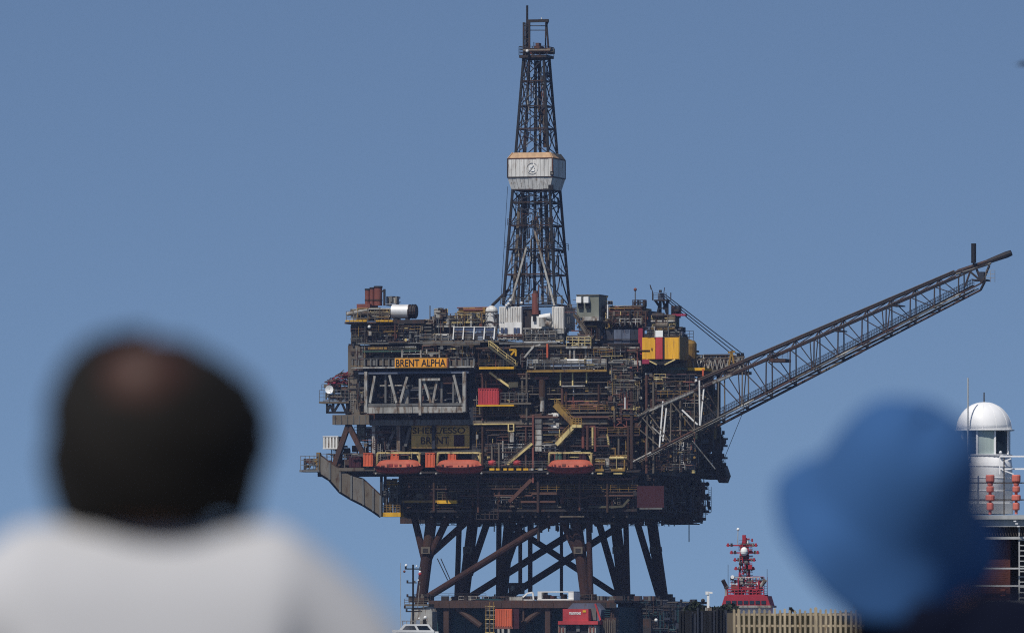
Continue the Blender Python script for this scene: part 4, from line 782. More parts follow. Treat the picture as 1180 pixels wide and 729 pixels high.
# ================================================================== things that stand on or hang from the platform
def lifeboat(x0, x1, label, label_d):
    Yb = -2.2; xm = (x0+x1)/2; a, b = P(x0, 546, Yb), P(x1, 546, Yb); L = b.x-a.x; c = P(xm, 546, Yb)
    t = T('lifeboat', label, 'lifeboat', PF, (c.x, Yb, c.z-.1), 'lifeboats on the platform')
    def loft(zs, k, nm, top):
        m = MB(); n = 17; rows_ = []
        for i in range(n):
            u = -1 + 2*i/(n-1); tp = (1-abs(u)**4.5); w = 1.35*max(tp,.03)**.6; rise = .35*abs(u)**2.6
            sec = []
            for j in range(9):
                s_ = j/8*math.pi
                if top: sec.append(Vector((c.x+u*L/2*.92, Yb + w*.8*-math.cos(s_), c.z + zs[0] + rise*.35 + (zs[1]-zs[0])*math.sin(s_)**.7*max(tp,.05)**.35)))
                else: sec.append(Vector((c.x+u*L/2, Yb + w*-math.cos(s_), c.z + zs[1] + rise - (zs[1]-zs[0]+rise*.6)*math.sin(s_)**.38*max(tp,.05)**.3)))
            rows_.append(sec)
        pts = [p for r_ in rows_ for p in r_]
        fs = [((i*9+j),(i*9+j+1),((i+1)*9+j+1),((i+1)*9+j)) for i in range(n-1) for j in range(8)] + [tuple(range(9)), tuple((n-1)*9+j for j in range(8,-1,-1))] + [((i+1)*9, i*9, i*9+8, (i+1)*9+8) for i in range(n-1)]
        m.poly(pts, fs, k); return m.build(nm, t, smooth=True)
    loft((0.0, 1.05), 'boathull', 'hull', False); loft((.95, 2.5), 'boatorange', 'canopy', True)
    m = MB(); n = 17
    for i in range(n-1):
        q = []
        for u in (-1+2*i/(n-1), -1+2*(i+1)/(n-1)): q.append(Vector((c.x+u*L/2, Yb-1.38*max(1-abs(u)**4.5,.03)**.6, c.z+1.08+.35*abs(u)**2.6)))
        m.bar(q[0], q[1], .16, 'maroon')
    m.build('fender', t); m = MB(); rr = random.Random(int(x0))
    for i in range(9): u = -.8+1.6*i/8+rr.uniform(-.08,.08); w_ = rr.uniform(.1,.35); m.box((c.x+u*L/2-w_, Yb-1.14, c.z+1.35), (c.x+u*L/2+w_, Yb-.9, c.z+1.35+rr.uniform(.12,.4)), rr.choice(('boatorange','redrust','rust','boathull')))
    m.build('canopy_hatch', t)
    for u in (-1, 1): MB().ball((c.x+u*L*.47, Yb-.3, c.z+.1), .2, 'lightgrey').build('buoy', t)
    dv = T('lifeboat_davit', label_d, 'davit', PF, P(xm, 541, -.2), 'lifeboat davits')
    yb0, yt = -1.0, 521.5
    MB().bar(P(x0+3, yt, -1.4), P(x1-4, yt, -1.4), .26, 'paleyellow').build('top_beam', dv)
    for x in (x0+2.5, x1-4): m = MB(); m.bar(P(x+.8, yt, -1.4), P(x, 536, -.9), .34, 'paleyellow').bar(P(x, 536, -.9), P(x+(1.5 if x < xm else -1.5), 541, .4), .3, 'ochre').bar(P(x, 530, -1.2), P(x+(3 if x < xm else -3), 522, -1.2), .2, 'paleyellow'); m.build('davit_arm', dv)
    for u in (.22, .78): MB().tube(P(x0+(x1-x0)*u, yt, -1.6), P(x0+(x1-x0)*u, 532, -2.0), .06, 'cable', 5).build('fall_rope', dv)
    return t
lifeboat(432, 487, 'orange lifeboat with dark red hull, nearest the sloping ramp girder', 'yellow davit frame over the lifeboat nearest the ramp girder')
lifeboat(501.5, 557, 'orange lifeboat with dark red hull under the last letters of the brown board', 'yellow davit frame over the lifeboat below the brown board')
lifeboat(630, 685, 'brighter orange lifeboat below the zigzag yellow stairs', 'pale davit frame over the lifeboat below the zigzag stairs')
def crate(name, x0, x1, y0, y1, Y0, Y1, k, label, cat, ribs=6, group=None, rib='v', kr=None):
    t = T(name, label, cat, PF, P((x0+x1)/2, y1, (Y0+Y1)/2), group); b = part('body', t, x0, x1, y0, y1, Y0, Y1, k)
    for i in range(ribs): part('rib', t, x0+(x1-x0)*(i+.15)/ribs, x0+(x1-x0)*(i+.6)/ribs, y0+.6, y1-.6, Y0-.09, Y0+.05, kr or k)
    for y in (y0+.2, y1-.5): MB().bar(P(x0, y, Y0-.05), P(x1, y, Y0-.05), .16, kr or k).build('edge_rail', t)
    return t
crate('shipping_container', 551, 574.5, 447.5, 466, -.5, 2, 'red', 'bright red container on the yellow shelf in mid platform', 'container', 8)
crate('equipment_locker', 418.5, 429.5, 522, 537, -.6, 1.2, 'orange', 'orange locker on the deck between ramp and first lifeboat', 'locker', 3)
crate('equipment_locker', 490, 501, 521.5, 538, -.6, 1.2, 'orange', 'orange locker standing between the two neighbouring lifeboats', 'locker', 3)
crate('equipment_locker', 450, 459.5, 522.5, 529.5, .2, 1.4, 'orange', 'small orange box showing above the lifeboat nearest the ramp', 'locker', 2)
crate('equipment_locker', 516, 525.5, 521.5, 530, .2, 1.4, 'orange', 'small orange box showing above the lifeboat beneath the brown board', 'locker', 2)
crate('equipment_locker', 640, 647, 523, 531.5, .2, 1.4, 'green', 'dark green box behind the lifeboat below the zigzag stairs', 'locker', 2)
crate('equipment_locker', 667.5, 675.5, 523, 532, .2, 1.4, 'maroon', 'dull red box behind the lifeboat below the zigzag stairs', 'locker', 2)
crate('equipment_locker', 402, 416, 525, 538, .6, 2.2, 'maroon', 'dark red locker in shade beside the orange locker near the ramp', 'locker', 3)
crate('slatted_crate', 372, 390, 502.5, 517, 1.5, 5, 'lightgrey', 'pale slatted crate on the deck end above the ramp', 'crate', 5, kr='white')
# name boards
def board(x0, x1, y0, y1, Y, k, rows_, kl, label, frame_k):
    t = T('name_board', label, 'sign', PF, P((x0+x1)/2, y1, Y)); part('board', t, x0, x1, y0, y1, Y, Y+.15, k)
    for y in (y0-.2, y1+.2): MB().bar(P(x0,y,Y+.05), P(x1,y,Y+.05), .12, frame_k).build('board_edge', t)
    for s_, u0, u1, v0, v1 in rows_:
        a, b = P(u0, v1, Y), P(u1, v0, Y); text_on(t, t, s_, ((a.x+b.x)/2, Y-.03, (a.z+b.z)/2), b.z-a.z, kl, b.x-a.x)
    return t
nb = board(455, 516.5, 412.3, 423.2, -1.25, 'signyellow', [('BRENT ALPHA', 456.2, 513.5, 413.4, 422.2)], 'letterblack', 'orange board with black letters BRENT ALPHA on the parapet', 'ochre'); part('red_end', nb, 514.6, 516.5, 412.5, 423, -1.32, -1.24, 'redrust')
ob = board(474, 541, 489.8, 516, 3.2, 'signold', [('SHELL/ESSO', 475.5, 536, 492, 499.5), ('BRENT', 485, 517.5, 503, 511.5)], 'letterfaded', 'faded brown two-row board reading SHELL/ESSO BRENT in shade', 'darkbrown'); part('board_joint', ob, 474, 541, 500.8, 501.4, 3.1, 3.22, 'darkbrown'); part('board_joint', ob, 497.5, 501, 489, 517, 2.4, 2.8, 'darkblue'); part('dark_patch', ob, 523, 535, 500.5, 514, 3.1, 3.22, 'maroon')
# exhausts, tanks, silo, dish
for (x0, x1, y0, lb) in ((420.5, 426.5, 334.5, 'rusty brown exhaust stack at the outer end of the three'), (426, 431.5, 333, 'slimmer rusty exhaust stack in the middle of three'), (431, 440.5, 331.5, 'thickest rusty brown exhaust stack, beside the white tank')):
    t = T('exhaust_stack', lb, 'exhaust', PF, P((x0+x1)/2, 351, 4.5), 'exhaust stacks'); r = (x1-x0)/2*S; a, b = P((x0+x1)/2, 352, 4.5), P((x0+x1)/2, y0, 4.5)
    MB().tube(a, b, r, 'redrust', 16).build('pipe', t); MB().tube(b, b+Vector((0,0,.3)), r*1.1, 'dark', 16).tube(a+Vector((0,0,.8)), a+Vector((0,0,1.1)), r*1.07, 'darkbrown', 16).build('rim', t)
m = MB(); t = T('storage_tank', 'white horizontal tank with dark end on the generator roof', 'tank', PF, P(464, 368, 3)); m.tube(P(452.5,358.8,3), P(471.5,358.8,3), 1.22, 'silver', 24).tube(P(471.5,358.8,3), P(473,358.8,3), 1.26, 'dark', 24); m.build('drum', t, smooth=False); m = MB(); m.tube(P(473,358.8,3), P(480,358.8,3), 1.12, 'dark', 14); [m.tube(P(x,358.8,3), P(x+1,358.8,3), 1.3, 'black', 14) for x in (475,478)]; m.build('tank_end', t); part('saddle', t, 455, 458, 365, 369, 2.4, 3.6, 'dark'); part('saddle', t, 467, 470, 365, 369, 2.4, 3.6, 'dark')
for x, y, r, lb, k in ((566.5, 352.5, 1.05, 'pale domed silo beside the white cabin at the derrick foot', 'white'),):
    t = T('storage_silo', lb, 'silo', PF, P(x, 391, 3)); b = P(x, 391, 3); hgt = P(x, 357, 3).z-b.z
    MB().lathe(b, [(r,0),(r,hgt),(r*.8,hgt+.4),(r*.3,hgt+.7),(.01,hgt+.75)], 'cladding', 18).build('shell', t); [MB().lathe(b+Vector((0,0,hgt*q)), [(r*1.05,0),(r*1.05,.14)], 'greybrown', 18).build('band', t) for q in (.55,.92)]
    m = MB(); a0 = b+Vector((-.9,-1.1,0)); [m.bar(a0+Vector((.9-.9*math.cos(math.pi*i/10),0,2.2+.9*math.sin(math.pi*i/10))), a0+Vector((.9-.9*math.cos(math.pi*(i+1)/10),0,2.2+.9*math.sin(math.pi*(i+1)/10))), .14, 'dark') for i in range(10)]; m.build('arched_pipe', t)
t = T('satellite_dish', 'round white satellite dish on the railed side balcony', 'dish', PF, P(379.5, 462, 0)); c = P(379.5, 448.5, -.2); m = MB(); n = 20; pts = [c+Vector((0,.18,0))]
for rr, yy in ((.4,.13),(.74,0)): pts += [c+Vector((rr*math.cos(2*math.pi*i/n), yy-.05, rr*math.sin(2*math.pi*i/n))) for i in range(n)]
m.poly(pts, [(0,1+i,1+(i+1)%n) for i in range(n)]+[(1+i,1+n+i,1+n+(i+1)%n,1+(i+1)%n) for i in range(n)], 'cleanwhite'); m.build('reflector', t); MB().tube(c+Vector((0,.25,0)), P(379.5,462,.4), .09, 'grey', 6).build('mount', t); MB().tube(c, c+Vector((.1,-.5,.1)), .04, 'grey', 5).build('feed_arm', t)
t = T('fuel_tank', 'ochre upright tank behind the yellow crane house', 'tank', PF, P(792, 424, 12)); b = P(793, 424, 12); MB().lathe(b, [(1.45,0),(1.5,4.2),(1.2,4.7),(.3,5.0),(.01,5.0)], 'ochre', 16).build('shell', t); railing(t, [b+Vector((-1,-1,4.8)), b+Vector((1.2,-1,4.8))], k='dark', h=1.6, sp=.6)

# ================================================================== BARGE below the platform
BT = T('heavy_lift_barge', 'dark teal barge with brown deck edge carrying the platform legs', 'barge', PF, Vector((0, 20, 0)))
def bpart(*a, **k): return part(a[0], BT, *a[1:], **k)
zb = P(600, 697, -6).z
bpart('deck_plate', 494, 708, 691, 694, -8, 56, 'bargebrown')
for i in range(18): bpart('deck_edge_plate', 494+12*i, 505.7+12*i, 694, 700, -8, -7.6, 'bargebrown' if i < 14 else 'dark')
a, b = P(497, 700, -5), P(712, 700, -5); MB().box((a.x, -4.5, .3), (b.x, 55, a.z+.1), 'teal').build('hull', BT)
for i in range(11): bpart('hull_panel', 498+19.4*i, 516.6+19.4*i, 701, 740, -5.0, -4.4, 'teal')
for x, w in ((514, 6), (631, 6), (603, 2), (688, 5)): bpart('deck_support', x-w/2, x+w/2, 699, 790, -7.6, -6.4, 'bargebrown')
for a, b in (((526,700,-7),(554,721,-7)),((627,700,-7),(598,722,-7)),((663,700,-7),(690,718,-7))): MB().tube(P(*a),P(*b),.55,'bargebrown',10).build('raking_support', BT)
for x, k in ((485, 'leg'), (534, 'leg'), (578, 'leg'), (676, 'leg'), (720, 'leg'), (764, 'leg')):
    i = [485,534,578,676,720,764].index(x); Y = YR[i % 3]; c = P(rows[i][1][0], 692, Y); MB().box(c+Vector((-1.8,-1.8,-.2)), c+Vector((1.8,1.8,.7)), 'dark').build('leg_shoe', BT); cl(BT, x-9, x+9, 684, 692, Y-3, Y-1.5, 14, [('dark',3),('greybrown',1),('ochre',.4)], 200+i, kinds=(('v',2),('rail',2),('box',2)))
railing(BT, [P(496,691,-7.8), P(560,691,-7.8)], k='dark', sp=3, r=.03)
cl(BT, 500, 740, 686, 692, 0, 12, 120, [('dark',4),('darkblue',2),('grey',1),('bargebrown',2),('lightgrey',.5)], 210, kinds=(('box',4),('rail',.6),('v',2),('wheel',1)))
MB().prism([(P(540,692,-7).x,P(540,692,-7).z),(P(572,692,-7).x,P(572,692,-7).z),(P(560,689.2,-7).x,P(560,689.2,-7).z),(P(550,689.4,-7).x,P(550,689.4,-7).z)], -7, 0, 'teal').build('hatch_cover', BT)
# site cabins and machines on or beside the barge
def simple(name, label, cat, x, y, Y, group=None): return T(name, label, cat, PF, P(x, y, Y), group)
t = simple('open_cabin', 'white framed open cabin on the barge deck between the legs', 'cabin', 640, 692, -6)
for x0, x1, y0, y1 in ((619.5, 624, 682, 692), (655, 661, 681, 692)): part('wall', t, x0, x1, y0, y1, -7, -3, 'white')
part('sill', t, 619, 661, 689.5, 692.3, -7.2, -3, 'white'); part('roof_rail', t, 619.5, 661, 680.8, 682, -7, -3, 'white')
part('seat_block', t, 626, 632, 685, 690, -6, -4, 'darkbrown'); part('seat_block', t, 634, 638, 686, 690, -6, -4, 'redrust'); part('control_post', t, 646, 650, 684, 690, -6, -4, 'dark')
t = simple('survey_hut', 'small white hut with sloped window next to the open cabin', 'hut', 603, 692, -6); part('wall', t, 587, 602, 687.5, 692, -7, -4, 'lightgrey'); m = MB(); [m.bar(P(*a,-6.5),P(*b,-6.5),.25,'white') for a,b in (((602,688),(608,683)),((608,683),(614,682)),((614,682),(615,691)),((602,691),(615,691)))]; m.build('window_frame', t)
t = simple('orange_container', 'bright orange container hoisted beside the scaffold tower on the barge', 'container', 583, 726, -10); part('body', t, 570.5, 590, 701, 722, -11, -9, 'orange')
for i in range(7): part('rib', t, 570.8+2.75*i, 572.4+2.75*i, 702, 721, -11.1, -10.9, 'orange')
part('side_wall', t, 590, 598, 701, 724, -10.5, -9, 'maroon'); part('skid', t, 570, 591, 722, 724, -11, -9, 'redrust')
for x in (573, 578, 585): part('skid_foot', t, x, x+2.6, 724, 729, -11, -10, 'lightgrey')
t = simple('scaffold_tower', 'thin pale scaffold tower beside the orange container', 'scaffold', 564, 738, -10)
for x in (560, 564.5, 569):
    for Y in (-11, -9.4): MB().bar(P(x,740,Y),P(x,693 if x > 560 else 697,Y),.13,'ochre').build('standard', t)
for i in range(9): y = 698+5*i; MB().bar(P(559,y,-11),P(570,y,-11),.12,'lightgrey' if i%3 else 'paleyellow').build('ledger', t)
for i in range(4): MB().bar(P(560,703+10*i,-11),P(569,698+10*i,-11),.1,'greybrown').build('scaffold_brace', t)
for i in range(3): part('scaffold_board', t, 559, 570, 700+10*i, 701+10*i, -11, -9.4, 'olive')
t = simple('power_pack', 'red power pack with white lettering and grey hood by the barge side', 'machine', 668, 729, -12)
part('cabinet', t, 648.5, 678, 701, 716, -13, -10, 'red'); part('skirt', t, 643, 689, 715, 719, -13.4, -9, 'red'); a, b = P(656, 707.5, -13), P(669.5, 704.2, -13); text_on(t, t, 'mammoet', ((a.x+b.x)/2, -13.05, (a.z+b.z)/2), b.z-a.z, 'cleanwhite', b.x-a.x)
MB().prism([(P(x,y,-11).x,P(x,y,-11).z) for x,y in ((654,701),(660,694.5),(686,694.5),(693,702),(691,716),(678,716),(678,701))], -11, -8, 'bluegrey').build('hood', t); part('hood_plate', t, 679.5, 687, 700, 714, -11.3, -11, 'grey'); MB().bar(P(686,695,-11.1),P(692,714,-11.1),.3,'red').build('hood_edge', t); part('yellow_label', t, 671.5, 675, 702.5, 705, -13.1, -13, 'yellow')
for x in (643, 678): part('wheel_block', t, x, x+8.5, 720, 735, -13, -10, 'lightgrey'); [part('wheel_bolt', t, x+q, x+q+1.8, 722, 728, -13.15, -13, 'redrust') for q in (1, 5)]
part('undercarriage', t, 652, 678, 719, 735, -12.6, -9, 'black'); part('hose', t, 664, 668, 720, 727, -12.9, -12.6, 'grey')
t = simple('rack_of_rods', 'low rack of upright brown rods beside the red power pack', 'rack', 703, 738, -10); part('back_board', t, 693, 710, 711, 740, -10, -9, 'darkbrown')
for i in range(8): MB().bar(P(694+2.1*i,740,-10.4),P(694+2.1*i,712.5+(i%3),-10.4),.14,'greybrown').build('rod', t)
for i in range(4): MB().bar(P(692,702+2.5*i,-9.5),P(703,702.5+2.5*i,-9.5),.12,'teal').build('rack_rail', t)
MB().box(P(741,729,-9), P(751,712,-8.5), 'dark').build('winch_guard', BT); MB().ball(P(756,714,-8), .3, 'white').build('deck_lamp', BT)
MB().prism([(P(x,y,10).x, P(x,y,10).z) for x, y in ((712,745),(712,695),(738,694),(760,694),(784,697),(797,706),(800,745))], 10, 30, 'darkblue').build('stern_block', BT)
cl(BT, 712, 800, 690, 740, 8, 10, 160, [('dark',4),('darkblue',4),('grey',.7),('teal',2)], 221, kinds=(('v',4),('box',3),('h',2),('rail',1)))
cl(BT, 690, 712, 700, 740, -7.4, -6, 60, [('dark',4),('darkblue',4),('grey',.7),('bargebrown',1)], 220, kinds=(('v',4),('box',3),('h',2)))

# ================================================================== SEA, GROUND
m = MB(); m.box((-20000, 26, -3), (20000, 40000, 0), 'sea'); o = m.build('sea'); tag(o, kind='structure')
m = MB(); m.box((-60, -30, -2), (60, 30, ZC-1.45), 'concrete'); o = m.build('promenade'); tag(o, kind='structure')

# ================================================================== TUG behind the barge
UF = Frame(858, 1230, R(-8)); U = UF.P; su = A*1230
UT = T('tugboat', 'red tugboat with tall red lattice mast beyond the picket fence', 'tugboat', UF, Vector((0, 0, 0)))
def up(nm, x0, x1, y0, y1, Y0, Y1, k):
    a, b = U(x0, y1, Y0), U(x1, y0, Y0); return MB().box(a, (b.x, Y1, b.z), k).build(nm, UT)
a = U(836, 706, 0); hx = U(884, 706, 0).x
MB().prism([(a.x-5, .2), (hx+4, .2), (hx+6.5, 5.8), (hx+2, 6.0), (a.x-6, 6.0)], -1, 8, 'tugred').build('hull', UT)
MB().prism([(U(x,y,0).x,U(x,y,0).z) for x,y in ((831,699),(835,686),(884,686),(888,699))], 0, 6, 'tugred').build('bridge', UT); up('deckhouse', 834, 886, 697, 726, .6, 6, 'cleanwhite')
for i in range(7): up('bridge_window', 836.5+6.8*i, 841.7+6.8*i, 691.5, 695.5, -.1, .2, 'glassdark')
up('bridge_eave', 830, 889, 697, 699.5, -.4, 6.4, 'lightgrey'); up('roof_deck', 838, 881, 684.5, 687, .2, 5, 'tugred')
def ub(nm, p, q, w, k): return MB().bar(U(*p), U(*q), w, k).build(nm, UT)
for i in range(11): ub('rail_post', (838+4.2*i, 686, .3), (838+4.2*i, 678, .3), .12, 'tugred')
ub('roof_rail', (838,678.5,.3), (880,678.5,.3), .14, 'tugred'); ub('roof_rail', (838,682,.3), (880,682,.3), .12, 'tugred')
for x0, x1 in ((851, 854), (865, 861.5)): ub('mast_leg', (x0, 686, 2), (x1, 628, 2), .26, 'tugred')
for i in range(9): y = 680-6*i; ub('mast_lacing', (851.3+.3*i, y, 2), (864.6-.4*i, y-6, 2), .12, 'tugred'); ub('mast_lacing', (864.6-.4*i, y, 2), (851.3+.3*i, y-6, 2), .12, 'tugred')
for y, x0, x1 in ((628,837,873),(636.5,841,875),(645,845,871),(655,846,870)): ub('yard', (x0,y,2), (x1,y,2), .2, 'tugred'); [ub('yard_lamp', (x,y+1.5,1.8), (x,y-2.5,1.8), .28, k) for x,k in ((x0+2,'tugred'),(x0+6,'dark'),(x1-2,'tugred'),(x1-5,'lightgrey'))]
ub('top_mast', (857.5,628,2), (857.5,616,2), .5, 'tugred'); ub('top_mast', (856,622,2), (861,622,2), .2, 'tugred'); ub('whip_aerial', (850,628,2), (850.5,609,2), .1, 'lightgrey'); ub('whip_aerial', (884,686,2), (884,655,2), .06, 'dark'); ub('whip_aerial', (839,686,2), (839,650,2), .06, 'dark'); MB().ball(U(850.5,609.5,2), .22, 'cleanwhite').build('aerial_cap', UT)
MB().ball(U(857.5,635,1), .55, 'cleanwhite', 12, 1.2).build('radar_dome', UT); MB().ball(U(854,649,1.2), .35, 'dark', 8).build('search_lamp', UT); MB().ball(U(860,648,1.2), .32, 'grey', 8).build('search_lamp', UT); up('radar_box', 852, 862, 640, 644, 1.4, 2.2, 'dark'); up('radar_box', 851, 856, 666, 673, .8, 1.6, 'lightgrey'); up('winch_box', 843, 850, 674, 680, 1, 2, 'redrust'); up('winch_box', 860, 866, 675, 681, 1, 2, 'cleanwhite')
for s_, xb in ((-1, 837), (1, 876)): m = MB(); m.tube(U(xb,686,1), U(xb,676,1), .22, 'lightgrey', 8).tube(U(xb,676,1), U(xb+s_*(6 if s_ > 0 else 4),668,.6), .3, 'lightgrey' if s_ > 0 else 'dark', 8).ball(U(xb,676,1), .36, 'grey'); m.build('water_cannon', UT)
m = UT; a_, b_ = U(840,686,.4), U(880,664,.4); clutter(UT, (a_.x,b_.x), (.4,3), (a_.z,b_.z), 90, [('tugred',6),('dark',2),('cleanwhite',1.5),('grey',1)], 402, name='deck_gear', big=.55)
a_, b_ = U(851,664,.4), U(866,620,.4); clutter(UT, (a_.x,b_.x), (1,2.4), (a_.z,b_.z), 60, [('tugred',6),('dark',3),('cleanwhite',1),('grey',1)], 403, name='mast_gear', big=.5)
up('locker', 847, 857, 680, 686, .6, 1.4, 'dark'); up('locker', 868, 874, 679, 686, .6, 1.4, 'tugred')
# small harbour craft close to the first leg
WF = Frame(480, 1050, R(12)); Wp = WF.P
WT = T('pilot_launch', 'white launch with slim black mast beside the outermost leg', 'launch', WF, Vector((0,0,0)))
def wb(nm, p, q, w, k): return MB().bar(Wp(*p), Wp(*q), w, k).build(nm, WT)
def wp(nm, x0,x1,y0,y1,Y0,Y1,k): a,b = Wp(x0,y1,Y0),Wp(x1,y0,Y0); return MB().box(a,(b.x,Y1,b.z),k).build(nm,WT)
a, b = Wp(455,740,0), Wp(503,740,0); MB().prism([(a.x-2,.1),(b.x+1,.1),(b.x+4,3.4),(a.x-2,3.0)], -1.5, 1.5, 'cleanwhite').build('hull', WT); MB().box((a.x, -1.2, 3), (b.x, 1.2, Wp(455,727,0).z), 'cleanwhite').build('cabin', WT)
wb('roof_edge', (452,726.5,-1.3), (500,727,-1.3), .3, 'cleanwhite'); wb('window_frame', (460,727,-1.3), (467,719.5,-1.3), .22, 'cleanwhite'); wb('window_frame', (467,719.5,-1.3), (493,719.5,-1.3), .2, 'cleanwhite'); wb('window_frame', (478,719.5,-1.3), (483,728,-1.3), .22, 'cleanwhite'); wb('window_frame', (493,719.5,-1.3), (499,727,-1.3), .22, 'cleanwhite')
MB().prism([(Wp(x,y,-1.1).x,Wp(x,y,-1.1).z) for x,y in ((462,726.5),(468,720.5),(492,720.5),(497,726.5))], -1.1, .6, 'glassdark').build('windscreen', WT)
for i in range(7): wb('rail_post', (464+4.6*i,720,-.6), (464+4.6*i,715,-.6), .07, 'lightgrey')
wb('rail', (463,715,-.6), (495,715,-.6), .09, 'lightgrey'); wb('mast', (476,720,0), (476,650,0), .2, 'black')
for y, x0, x1 in ((655,467,486),(671,469,480),(687,469,478),(700,466,490),(704,468,486)): wb('yard', (x0,y,0), (x1,y,0), .14, 'black'); wb('yard_lamp', (x0+.5,y+.5,0), (x0+.5,y-3,0), .2, 'dark'); wb('yard_lamp', (x1-2,y+.5,0), (x1-2,y-2.5,0), .16, 'grey')
for x, y, r, k in ((468,651,.17,'cleanwhite'),(480,652,.12,'cleanwhite'),(466,658,.16,'redrust'),(484,661,.22,'red'),(484,658.5,.16,'cleanwhite'),(482,668,.1,'cleanwhite'),(490,711,.2,'cleanwhite'),(483,712,.12,'cleanwhite')): MB().ball(Wp(x,y,-.3), r, k).build('lamp', WT)
wb('flag_staff', (484,670,0), (481,700,0), .06, 'lightgrey'); wb('whip_aerial', (461.7,727,0), (461.7,648,0), .06, 'lightgrey'); wp('life_ring_box', 480,484,714,720,-.9,-.4,'paleblue'); wp('life_ring_box', 488,491,713,720,-.9,-.4,'letterblack')
t = T('grey_mooring_tower', 'pale grey mooring tower behind the white launch', 'tower', PF, P(487, 738, -12)); MB().prism([(P(x,y,-12).x,P(x,y,-12).z) for x,y in ((470,745),(474,701),(494,698),(498,704),(498,745))], -12, -9, 'lightgrey').build('shaft', t); part('cap', t, 466, 494, 695.5, 698, -12.4, -9, 'greybrown'); part('rusty_box', t, 478, 488.5, 688.5, 697, -12, -10, 'legtop'); railing(t, [P(466,695.5,-12.2), P(494,695.5,-12.2)], k='greybrown', h=.9, sp=.8)
# ================================================================== dark jetty between barge and fence
JF = Frame(815, 900, 0); J = JF.P
JT = T('timber_jetty', 'dark timber jetty wall with upright piles right of the barge', 'jetty', JF, Vector((0, 3, 0)))
rn = random.Random(3)
for i in range(24):
    x = 783+2.75*i+rn.uniform(-.8,.8); a = J(x, 706, 0); MB().box((a.x, rn.uniform(-.2,.1), -1), (a.x+rn.uniform(.12,.3), .6, J(x, 703+rn.uniform(-4,5), 0).z), rn.choice(('darkwood','darkwood','black','darkblue'))).build('pile', JT)
a, b = J(783, 700, .6), J(849, 700, .6); MB().box((a.x,.6,-1),(b.x,6,a.z-.3),'darkwood').build('deck', JT)
def leafball(nm, fr, px, py, Y, rx, rz, label, group, seed, n=260, k='shrub'):
    rr = random.Random(seed); c = fr.P(px, py, Y); zt = c.z; t = T(nm, label, 'shrub', fr, (c.x, Y, c.z-rz), group); m = MB()
    for i in range(n):
        u = Vector((rr.gauss(0,1),rr.gauss(0,1),rr.gauss(0,1))).normalized()*rr.uniform(.45,1)**.5; p = c+Vector((u.x*rx,u.y*rx*.7,u.z*rz)); s_ = rr.uniform(.12,.3); a = Vector((rr.uniform(-1,1),rr.uniform(-1,1),rr.uniform(-1,1))).normalized(); b_ = a.orthogonal().normalized()
        m.poly([p-a*s_, p+b_*s_*.6, p+a*s_, p-b_*s_*.6], [(0,1,2,3)], k)
    m.build('foliage', t, kind='stuff'); MB().tube(c-Vector((0,0,rz*1.6)), c+Vector((0,0,rz*.3)), .07, 'darkwood', 6, .03).build('stem', t)
addm('shrub', (0.018, 0.026, 0.014), rough=0.8, dirt=0.5)
for i, (x, y, rx, rz, lb) in enumerate(((794,703,.55,.5,'low dark shrub at the barge end of the jetty'),(801,700,.7,.65,'tallest dark shrub on the jetty, near the barge'),(812,703,.6,.45,'flat dark shrub below the white lamp post'),(826,703,.9,.4,'wide dark shrub between lamp post and tugboat'),(841,701,1.0,.55,'dark shrub in front of the tugboat'))): leafball('jetty_shrub', JF, x, y, 1.6, rx, rz, lb, 'dark shrubs on the jetty', 40+i)
t = T('harbour_lamp_post', 'short white lamp post on the dark jetty near the tugboat', 'lamp post', JF, J(816,704,.8)); m = MB(); m.bar(J(816,706,.8), J(816,682,.8), .26, 'cleanwhite'); m.build('post', t); m = MB(); m.bar(J(813,682,.8), J(821,682.5,.8), .2, 'cleanwhite').box(J(813,684.5,.6), J(816.5,681,1), 'cleanwhite'); m.build('lamp_head', t); m = MB(); m.box(J(812.5,703,.6),J(820,699.5,1),'lightgrey'); m.build('cabinet', t); m = MB(); m.tube(J(810,706,.8),J(810,690,.8),.06,'dark',6).ball(J(810,691.5,.8),.22,'dark'); m.build('marker', t)
# ================================================================== picket fence
KF = Frame(935, 280, R(4)); K = KF.P
KT = T('picket_fence', 'weathered wooden picket fence below the red tugboat', 'fence', KF, K(935, 738, 0))
rn = random.Random(9); x = 846.0; zg = 4.6
while x < 1029:
    post = abs(x-850) < 3 or abs(x-940.5) < 3; w = .075 if not post else .1
    a = K(x, 701+rn.uniform(-1.6,1.6)-(1.5 if post else 0), 0); tl = rn.uniform(-.012,.012)
    MB().prism([(a.x-w/2+tl*-1, zg), (a.x+w/2-tl, zg), (a.x+w/2+tl, a.z-.04), (a.x+tl, a.z), (a.x-w/2+tl, a.z-.04)], -.012 if not post else -.04, .012, 'wood').build('post' if post else 'picket', KT); x += 5.9+rn.uniform(-.5,.5)
for y in (707.5, 720.5, 748): a, b = K(846,y,0), K(1029,y,0); MB().box((a.x,.014,a.z-.035),(b.x,.06,a.z+.035),'wood').build('rail', KT)
m = MB(); a, b = K(820,738,1), K(1400,738,1); m.box((a.x,-6,-2),(b.x+30,14,zg),'concrete'); o = m.build('quay', frame=KF); tag(o, kind='structure')
addm('hedge', (0.04, 0.036, 0.02), rough=.9, dirt=.5)
t = T('storm_board_wall', 'low brown board wall showing through the picket gaps', 'wall', KF, K(940, 738, 2))
rn = random.Random(4)
for i in range(16):
    a, b = K(838+11.9*i, 740, 2), K(849.6+11.9*i, 706+rn.uniform(-.8,1.5), 2); MB().box((a.x, 2+rn.uniform(0,.03), zg), (b.x, 2.1, b.z), rn.choice(('hedge','olive','hedge','greybrown'))).build('board', t)
